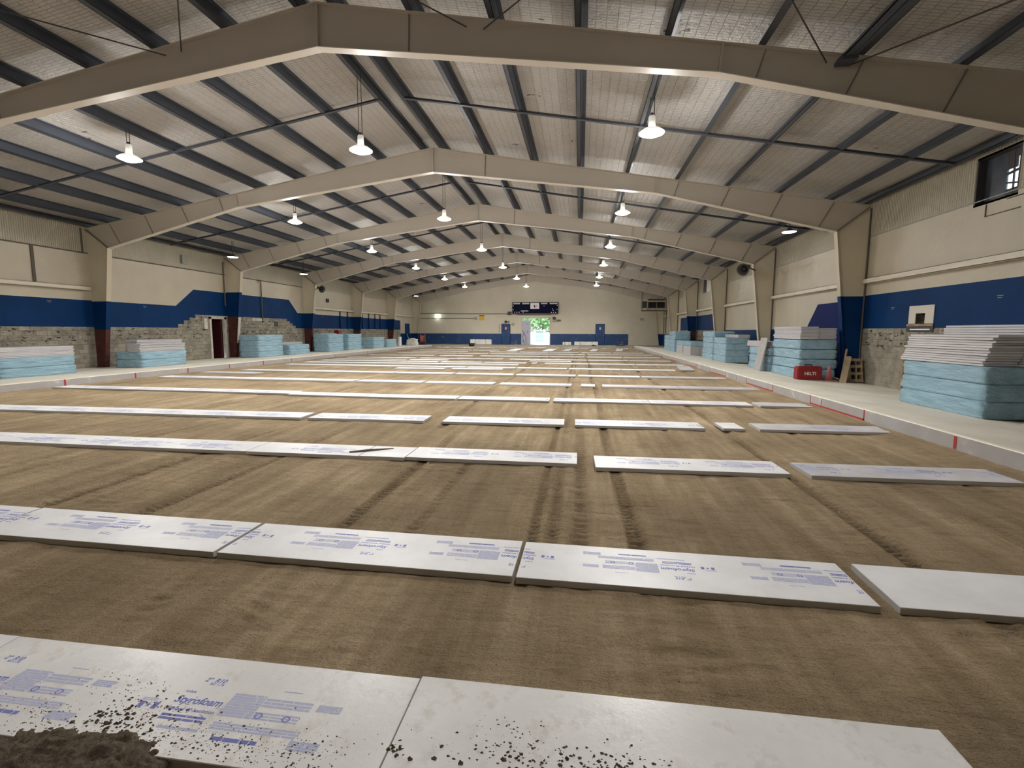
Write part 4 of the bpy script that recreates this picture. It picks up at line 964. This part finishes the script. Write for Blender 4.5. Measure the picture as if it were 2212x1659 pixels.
horn(14.15, 26.9, 5.12, math.radians(-40), math.radians(-72), 'dark horn speaker on the right-hand column past the disc lamp', 1.25, (14.66, 27.2, 5.0))
horn(-14.05, 35.2, 5.05, math.radians(60), math.radians(-75), 'dark horn speaker on a left-hand column under the rafter', 1.1, (-14.62, 35.6, 4.95))

# ================================================================ FAR END
yf = YE
def fbox(nm, x0, x1, z0, z1, d, m, lb, cat, d0=0):
    o = MB().box((x0, yf-d-d0, z0), (x1, yf-d0, z1)).build(nm, m); return tag(o, lb, cat)
# open doorway: frame, sliding panel
b = MB(); b.box((DX0-.10, yf-.05, .05), (DX0, yf+.1, DZ1+.1)); b.box((DX1, yf-.05, .05), (DX1+.10, yf+.1, DZ1+.1)); b.box((DX0-.1, yf-.05, DZ1), (DX1+.1, yf+.1, DZ1+.1))
dd = b.build('door_2', m_cream); tag(dd, 'cream frame of the open doorway in the far wall', None, kind='structure')
sl = empty('sliding_door', (-.98, yf-.02, .1)); 
m_lil = worn('silver_lilac_panel', (.42, .41, .50), .4, .06, 1)
MB().box((-.55, -.04, 0), (.52, .02, 3.05)).build('panel', m_lil, sl); MB().box((-.55, -.05, 3.05), (.60, .04, 3.32)).build('track_cover', m_black, sl)
MB().lathe([(0, 0), (.14, 0), (.14, .02), (.05, .02), (.05, .01), (0, .01)], n=20).build('round_badge', m_black, sl).location = (.12, -.045, 2.62); sl.children[-1].rotation_euler = (math.radians(90), 0, 0)
MB().box((.12, -.045, 1.5), (.17, -.04, 1.75)).build('pull', m_black, sl)
b = MB(); b.bar((-.54, -.07, 1.85), (-.05, -.07, 1.0), .05, .03); b.bar((-.05, -.07, 1.0), (-.02, -.07, .15), .04, .03); b.bar((-.5, -.07, .9), (-.3, -.07, 1.55), .05, .03); b.tube([(-.5, -.08, .8), (-.3, -.1, .6), (-.45, -.1, .45), (-.2, -.1, .25)], .03, 6); b.build('hose', m_dark, sl)
tag(sl, 'silver lilac sliding door panel at the left of the bright far doorway', 'door')
for nm, x0, x1, lb in (('door_3', -4.16, -3.03, 'blue door in the far wall left of the bright doorway'), ('door_4', 7.58, 8.70, 'blue door in the far wall right of the bright doorway')):
    t = empty(nm, ((x0+x1)/2, yf, .16)); hw = (x1-x0)/2
    MB().box((-hw+.06, -.03, 0), (hw-.06, 0, 2.52)).build('door_leaf', m_farblue, t)
    b = MB(); b.box((-hw, -.05, 0), (-hw+.06, 0, 2.58)); b.box((hw-.06, -.05, 0), (hw, 0, 2.58)); b.box((-hw, -.05, 2.52), (hw, 0, 2.58)); b.build('door_frame', m_blue, t)
    MB().tube([(hw-.16, -.06, 1.1), (hw-.16, -.06, 1.2)], .03, 6).build('door_handle', m_grey, t)
    MB().box((-.12, -.035, 1.85), (.12, -.03, 2.15)).build('sticker', mat('red_white_sticker', (.75, .25, .22), .5) if x0 < 0 else mat('grey_sticker', (.4, .42, .5), .5), t)
    tag(t, lb, None, kind='structure')
t = empty('door_5', (-XW, 58.6, .15)); MB().box((0, -.75, 0), (.05, .75, 2.55)).build('door_leaf', m_blue, t); tag(t, 'blue door at the far end of the left wall', None, kind='structure')
# scoreboard
sb = empty('scoreboard', (.12, yf-.16, 4.68)); m_navy = worn('navy_scoreboard_face', (.006, .007, .026), .8, .2, 2); m_navy.node_tree.nodes['Principled BSDF'].inputs['Specular IOR Level'].default_value = .08
MB().box((-2.87, -.14, -.70), (2.87, .14, .72)).build('cabinet', m_black, sb)
MB().box((-2.80, -.15, -.63), (2.80, -.14, .66)).build('face', m_navy, sb)
for x0, x1 in ((-2.75, -1.90), (-1.62, -.75), (.72, 1.50), (1.80, 2.75)): MB().box((x0, -.16, .47), (x1, -.15, .62)).build('name_strip', mat('pale_strip', (.55, .55, .6), .5), sb)
MB().box((-.60, -.165, -.10), (.50, -.15, .62)).build('emblem_panel', mat('white_emblem_panel', (.72, .70, .72), .5), sb)
em = MB(); em.add([(-.12, -.168, .42), (.0, -.168, .30), (.05, -.168, .12), (-.06, -.168, .0), (-.16, -.168, .14), (-.20, -.168, .28)], [(0, 1, 2, 3, 4, 5)], 0); em.add([(.05, -.168, .30), (.18, -.168, .36), (.24, -.168, .22), (.12, -.168, .10)], [(0, 1, 2, 3)], 1)
em.build('emblem', [mat('dark_red_emblem', (.18, .02, .05), .5), mat('grey_emblem', (.35, .3, .34), .5)], sb)
b = MB()
for x, z in ((-2.74, .28), (-2.74, -.22), (-2.55, -.52), (-2.28, -.52), (-2.0, -.52), (2.72, .32), (2.70, -.2), (2.15, -.12), (2.25, -.30), (2.0, -.55), (2.28, -.55), (2.55, -.55), (1.1, .24), (-1.5, -.52)): b.box((x-.05, -.16, z-.04), (x+.05, -.15, z+.05))
b.box((-1.78, -.16, -.40), (-.85, -.15, -.32)); b.build('indicator_marks', mat('white_marks', (.7, .7, .74), .5), sb)
tag(sb, 'long dark navy scoreboard with a white emblem panel above the far doorway', 'scoreboard')
o = fbox('ledge', -2.1, 2.1, 3.88, 3.98, .3, m_seam, 'dark ledge directly under the scoreboard', 'ledge')
fbox('yellow_sign', -7.02, -6.36, 3.17, 3.82, .03, mat('yellow_sign_paint', (.55, .36, .02), .5), 'small yellow sign on the far wall left of centre', 'sign')
MB_ = MB().box((-7.02, yf-.035, 3.70), (-6.36, yf-.03, 3.82)); s2 = MB_.build('sign_heading', m_dark, D.objects['yellow_sign'])
o = MB().lathe([(0, -.16), (.10, -.14), (.16, -.05), (.16, .05), (.08, .16), (0, .17)], n=16).build('wall_lamp', mat('lit_bulb', (1, 1, 1), .3, emit=(.85, 1, .95), es=12), None, True); o.location = (-12.46, yf-.2, 3.66); tag(o, 'small glowing round lamp on the far wall at left', 'wall lamp')
b = MB(); b.tube([(-14.8, yf-.05, 4.02), (-2.95, yf-.05, 3.98)], .04, 6); b.tube([(-14.8, yf-.05, 3.45), (-7.7, yf-.05, 3.42)], .025, 6); b.tube([(-4.42, yf-.05, 2.7), (-4.42, yf-.05, 1.6)], .025, 6); tag(b.build('conduit_run', m_seam), 'dark conduit running along the far wall left of the scoreboard', 'conduit')
fbox('timer_box', -3.35, -2.9, 3.85, 4.25, .2, m_dark, 'dark boxed device at the left end of the scoreboard', 'box')
fbox('speaker_box', 2.30, 2.65, 3.30, 3.60, .25, m_black, 'black speaker box on the far wall right of the doorway', 'speaker')
fbox('grey_bracket_box', 2.35, 2.70, 3.02, 3.24, .2, m_grey, 'grey bracket box under the black speaker on the far wall', 'box'); fbox('brown_box', 2.85, 3.30, 3.08, 3.25, .15, m_seam, 'brown box right of the black speaker on the far wall', 'box')
fbox('clock_box', -7.65, -7.3, 3.25, 3.6, .12, m_grey, 'grey box beside the yellow sign on the far wall', 'box'); fbox('panel_box', -2.85, -2.5, 2.55, 2.85, .12, m_grey, 'grey panel box between the blue door and the doorway', 'box')
o = MB().lathe([(0, 0), (.17, 0), (.17, .05), (.08, .09), (0, .09)], n=18).build('alarm_bell', m_red); o.location = (-3.60, yf-.01, 2.98); o.rotation_euler = (math.radians(90), 0, 0); tag(o, 'red alarm bell above the left blue door', 'alarm bell')
fbox('green_strobe', -3.35, -3.15, 2.90, 3.06, .1, mat('dark_green', (.06, .12, .07), .5), 'small green device beside the red alarm bell', 'device')
fbox('small_light', 12.9, 13.3, 3.15, 3.45, .2, m_grey, 'grey light fitting on the far wall below the heater', 'light')
m_pipe_dark = m_seam
fbox('end_panel', 11.62, 14.85, .15, 2.95, .02, worn('cream_door_panel', (.55, .50, .40), .6, .06, 1), 'large cream panel door at the right end of the far wall', 'panel', .004)
# benches of bundled white stock
m_bench = worn('white_bench_wrap', (.75, .73, .68), .5, .15, 2)
for x0, x1, z1, lb in ((-7.95, -5.28, .78, 'long white bundle lying against the far wall left of the doorway'), (5.03, 7.88, .56, 'long white bundle lying against the far wall right of the doorway'), (3.60, 4.64, .50, 'short grey white bundle beside the doorway at right')):
    t = empty('white_bundle', ((x0+x1)/2, yf-.9, .12)); L = (x1-x0)/2
    bm = bmesh.new(); bmesh.ops.create_cube(bm, size=1)
    for v_ in bm.verts: v_.co = Vector((v_.co.x*2*L, v_.co.y*.6, (v_.co.z+.5)*(z1-.12)))
    bmesh.ops.bevel(bm, geom=bm.edges[:], offset=.03, segments=2, affect='EDGES'); me = D.meshes.new('wrap'); bm.to_mesh(me); bm.free(); me.materials.append(m_bench)
    o = D.objects.new('wrap', me); COL.objects.link(o); o.parent = t
    for xx in (-L*.5, L*.5): MB().box((xx-.03, -.305, 0), (xx+.03, .305, z1-.115)).build('strap', m_grey, t)
    tag(t, lb, 'bundle', 'white bundles against the far wall')
bk_ = empty('black_tub', (-6.49, 54.3, .07)); MB().lathe([(0, 0), (.30, 0), (.36, .34), (.34, .34), (.28, .03), (0, .03)], n=24).build('tub_body', m_black, bk_, True); MB().lathe([(.35, .33), (.39, .33), (.39, .37), (.35, .37)], n=24).build('rim', m_black, bk_, True); tag(bk_, 'black tub on the ground before the left white bundle', 'tub')
# red hose reel
m_orange = worn('orange_red_paint', (.42, .09, .06), .5, .2, 3)
hr = empty('hose_reel', (-13.55, 58.2, .14), math.radians(20))
for xx in (-.28, .28):
    bb = MB(); prof = []
    n = 24
    for k in range(n):
        t0, t1 = 2*math.pi*k/n, 2*math.pi*(k+1)/n
        for (ra, rb) in ((.50, .66),):
            bb.add([(xx-.03, ra*math.cos(t0), .66+ra*math.sin(t0)), (xx-.03, rb*math.cos(t0), .66+rb*math.sin(t0)), (xx-.03, rb*math.cos(t1), .66+rb*math.sin(t1)), (xx-.03, ra*math.cos(t1), .66+ra*math.sin(t1)),
                    (xx+.03, ra*math.cos(t0), .66+ra*math.sin(t0)), (xx+.03, rb*math.cos(t0), .66+rb*math.sin(t0)), (xx+.03, rb*math.cos(t1), .66+rb*math.sin(t1)), (xx+.03, ra*math.cos(t1), .66+ra*math.sin(t1))],
                   [(0, 1, 2, 3), (7, 6, 5, 4), (1, 5, 6, 2), (0, 3, 7, 4)])
    for k in range(3): a = k*math.pi/3; bb.bar((xx, -.6*math.cos(a), .66-.6*math.sin(a)), (xx, .6*math.cos(a), .66+.6*math.sin(a)), .05, .05)
    bb.build('rim', m_orange, hr)
pts = [(-.26+.52*k/80, .42*math.cos(k*.6), .66+.42*math.sin(k*.6)) for k in range(81)]
MB().tube(pts, .05, 6).build('hose', worn('pinkish_hose', (.45, .18, .14), .6), hr)
bb = MB(); bb.bar((-.34, -.5, .02), (-.34, 0, .66), .05, .05); bb.bar((-.34, .5, .02), (-.34, 0, .66), .05, .05); bb.bar((.34, -.5, .02), (.34, 0, .66), .05, .05); bb.bar((.34, .5, .02), (.34, 0, .66), .05, .05); bb.bar((-.34, -.5, .03), (.34, -.5, .03), .05, .05); bb.bar((-.34, .5, .03), (.34, .5, .03), .05, .05)
bb.build('stand', m_dark, hr); tag(hr, 'orange-red hose reel on a stand at the far left corner', 'hose reel')
# white tube and sack at the far left
t = empty('white_drum', (-13.35, 49.9, slabz(-13.3))); MB().lathe([(0, 0), (.20, 0), (.21, .05), (.20, .10), (.20, .85), (.21, .90), (0, .92)], n=24).build('drum_body', m_white, t, True); MB().lathe([(0, .92), (.22, .90), (.22, .97), (0, .98)], n=24).build('lid', m_white, t, True); tag(t, 'upright white drum beside the farthest left stack', 'drum')
sk = empty('white_sack', (-12.75, 52.2, slabz(-12.8)))
bm = bmesh.new(); bmesh.ops.create_cube(bm, size=1); bmesh.ops.subdivide_edges(bm, edges=bm.edges[:], cuts=7, use_grid_fill=True)
for v_ in bm.verts:
    p = v_.co.copy(); nn = float(vnoise(np.array(p.x*6+3), np.array(p.z*6+p.y*5), 77))-.5
    v_.co = Vector((p.x*1.05*(1+.2*nn)*(1-.15*p.z), p.y*.7*(1+.2*nn), (p.z+.5)*.80*(1-.18*abs(p.x)*2*(p.z > .3))+(nn*.06 if p.z > -.4 else 0)))
for f in bm.faces: f.smooth = True
me = D.meshes.new('sack_body'); bm.to_mesh(me); bm.free(); me.materials.append(worn('white_woven_sack', (.62, .60, .55), .7, .2, 4)); o = D.objects.new('sack_body', me); COL.objects.link(o); o.parent = sk
MB().tube([(-.4, 0, .7), (-.55, 0, 1.05), (-.62, 0, 1.3)], .02, 6).build('loop', m_grey, sk); tag(sk, 'slumped white sack at the far end of the left walkway', 'sack')
o = MB().box((-14.75, 38.6, 1.53), (-14.35, 39.1, 1.86)).build('red_box', m_case); tag(o, 'small red box resting on the next tall left stack', 'box')
# heater on the right
ht = empty('unit_heater', (13.75, 54.6, 4.0)); m_tanh = worn('dirty_cream_metal', (.34, .29, .21), .5, .15, 3)
MB().box((-.98, -.5, .10), (.98, .5, .32)).build('lower_casing', m_tanh, ht); MB().box((-.98, -.5, .95), (.98, .5, 1.30)).build('upper_casing', m_tanh, ht)
MB().box((-.98, .40, .30), (.98, .5, .96)).build('back_plate', m_black, ht)
bb = MB(); bb.box((-.98, -.5, .30), (-.88, .5, .96)); bb.box((.88, -.5, .30), (.98, .5, .96)); bb.box((-.02, -.5, .30), (.02, -.45, .96)); bb.build('side_casing', m_tanh, ht)
bb = MB()
for k in range(6): bb.box((-.88, -.46, .36+.10*k), (.88, -.30, .375+.10*k))
bb.build('louvre', m_black, ht); MB().box((-.9, -.52, 1.12), (.9, -.5, 1.28)).build('top_grille', m_dark, ht)
bb = MB(); bb.box((-1.45, -.3, .35), (-1.0, .3, 1.05)); bb.build('fan_motor', m_dark, ht)
bb = MB(); bb.bar((-1.5, -.45, .06), (1.1, -.45, .06), .08, .08); bb.bar((-1.5, .45, .06), (1.1, .45, .06), .08, .08)
for xx in (-1.45, 1.0):
    for yy in (-.45, .45): bb.bar((xx, yy, .06), (xx, yy, ROOF(13.75+xx)-4.0), .05, .05)
bb.build('hanger_frame', m_seam, ht); tag(ht, 'large tan unit heater hung under the roof at the far right corner', 'heater')
o = MB().tube([(14.85, 54.6, 4.1), (14.85, 54.6, .2)], .05, 8).build('heater_pipe', m_seam); tag(o, 'dark pipe dropping from the unit heater to the walkway', 'pipe')

# rubble heaps by the far right
for x, y, s_, lb in ((7.3, 57.0, .22, 'small dark lump on the far ground before the right blue door'), (10.3, 56.2, .40, 'dark rubble lump near the far end of the right kerb')):
    bm = bmesh.new(); bmesh.ops.create_icosphere(bm, subdivisions=3, radius=1)
    for v_ in bm.verts: n_ = .75+.5*float(vnoise(np.array(v_.co.x*3+x), np.array(v_.co.z*3+v_.co.y*2), 90)); v_.co = Vector((v_.co.x*s_*1.4*n_, v_.co.y*s_*n_, max(-.1, v_.co.z*s_*.7*n_)))
    me = D.meshes.new('rubble_lump'); bm.to_mesh(me); bm.free(); me.materials.append(m_dark); o = D.objects.new('rubble_lump', me); COL.objects.link(o); o.location = (x, y, .14); tag(o, lb, 'rubble')

# ================================================================ OUTSIDE
m_gr = worn('pale_gravel_yard', (.62, .60, .52), .9, .15, 1); m_leaf = worn('green_foliage', (.17, .30, .13), .6, .35, 3)
o = MB().box((-60, YE+.05, -.2), (60, YE+90, .05)).build('ground', m_gr); tag(o, 'sunlit pale yard beyond the far doorway', None, kind='structure')
m_bark = mat('bark', (.10, .07, .05), .9)
def tree(x, y, h, r, lb, seed):
    t = empty('tree', (x, y, .05)); rs = random.Random(seed); b = MB()
    for k in range(900):
        th = rs.uniform(0, 6.28); ph = math.acos(rs.uniform(-1, 1)); q = r*(rs.random()**.4)
        c = Vector((q*math.sin(ph)*math.cos(th), q*math.sin(ph)*math.sin(th), h*.62+q*math.cos(ph)*.9))
        a = Vector((rs.gauss(0, 1), rs.gauss(0, 1), rs.gauss(0, 1))).normalized()*r*.12; e = a.orthogonal().normalized()*r*.07
        b.add([c-a, c-e, c+a, c+e], [(0, 1, 2, 3)])
    b.build('crown', m_leaf, t); MB().tube([(0, 0, 0), (.1, 0, h*.35), (0, .1, h*.6)], [.18, .13, .07], 8).build('trunk', m_bark, t)
    return tag(t, lb, 'tree', 'trees beyond the far doorway')
tree(-4.3, 84, 5.6, 2.7, 'green tree beyond the far doorway, left one', 1); tree(1.8, 85, 5.8, 2.7, 'green tree beyond the far doorway, right one', 2); tree(-1.3, 91, 7.2, 3.2, 'tallest green tree beyond the far doorway, farther back', 3)
fn = empty('yard_fence', (0, 78, .05)); m_fn = mat('pale_fence', (.55, .62, .60), .5)
bb = MB()
for zz in (.5, 1.2, 1.9): bb.box((-6, -.03, zz), (6, .03, zz+.08))
bb.build('rail', m_fn, fn)
for k in range(9): MB().box((-6+1.5*k-.06, -.06, 0), (-6+1.5*k+.06, .06, 2.05)).build('post', m_fn, fn)
tag(fn, 'pale rail fence seen through the far doorway', 'fence')
sh = empty('yard_shed', (-.75, 80, .05)); MB().box((-.75, 0, 0), (.75, 2, 1.75)).build('wall', mat('teal_shed', (.20, .34, .34), .6), sh); MB().box((-.85, -.2, 1.75), (.85, 2.2, 1.85)).build('roof', m_grey, sh); tag(sh, 'small teal shed behind the fence through the far doorway', 'shed')
# foliage beyond the high right window
tb = empty('tree', (18.2, 13.0, 0)); rs = random.Random(4); b = MB()
for k in range(260):
    c = Vector((rs.uniform(-.8, .8), rs.uniform(-2.5, 2.2), rs.uniform(4.6, 8.5))); a = Vector((rs.gauss(0, 1), rs.gauss(0, 1), rs.gauss(0, 1))).normalized()*.22; e = a.orthogonal().normalized()*.12
    b.add([c-a, c-e, c+a, c+e], [(0, 1, 2, 3)])
b.build('crown', m_leaf, tb); MB().tube([(0, 0, -.2), (.1, .2, 3), (0, -.1, 6.5)], [.2, .15, .08], 8).build('trunk', m_bark, tb); tag(tb, 'dark leafy tree just outside the high right window', 'tree')
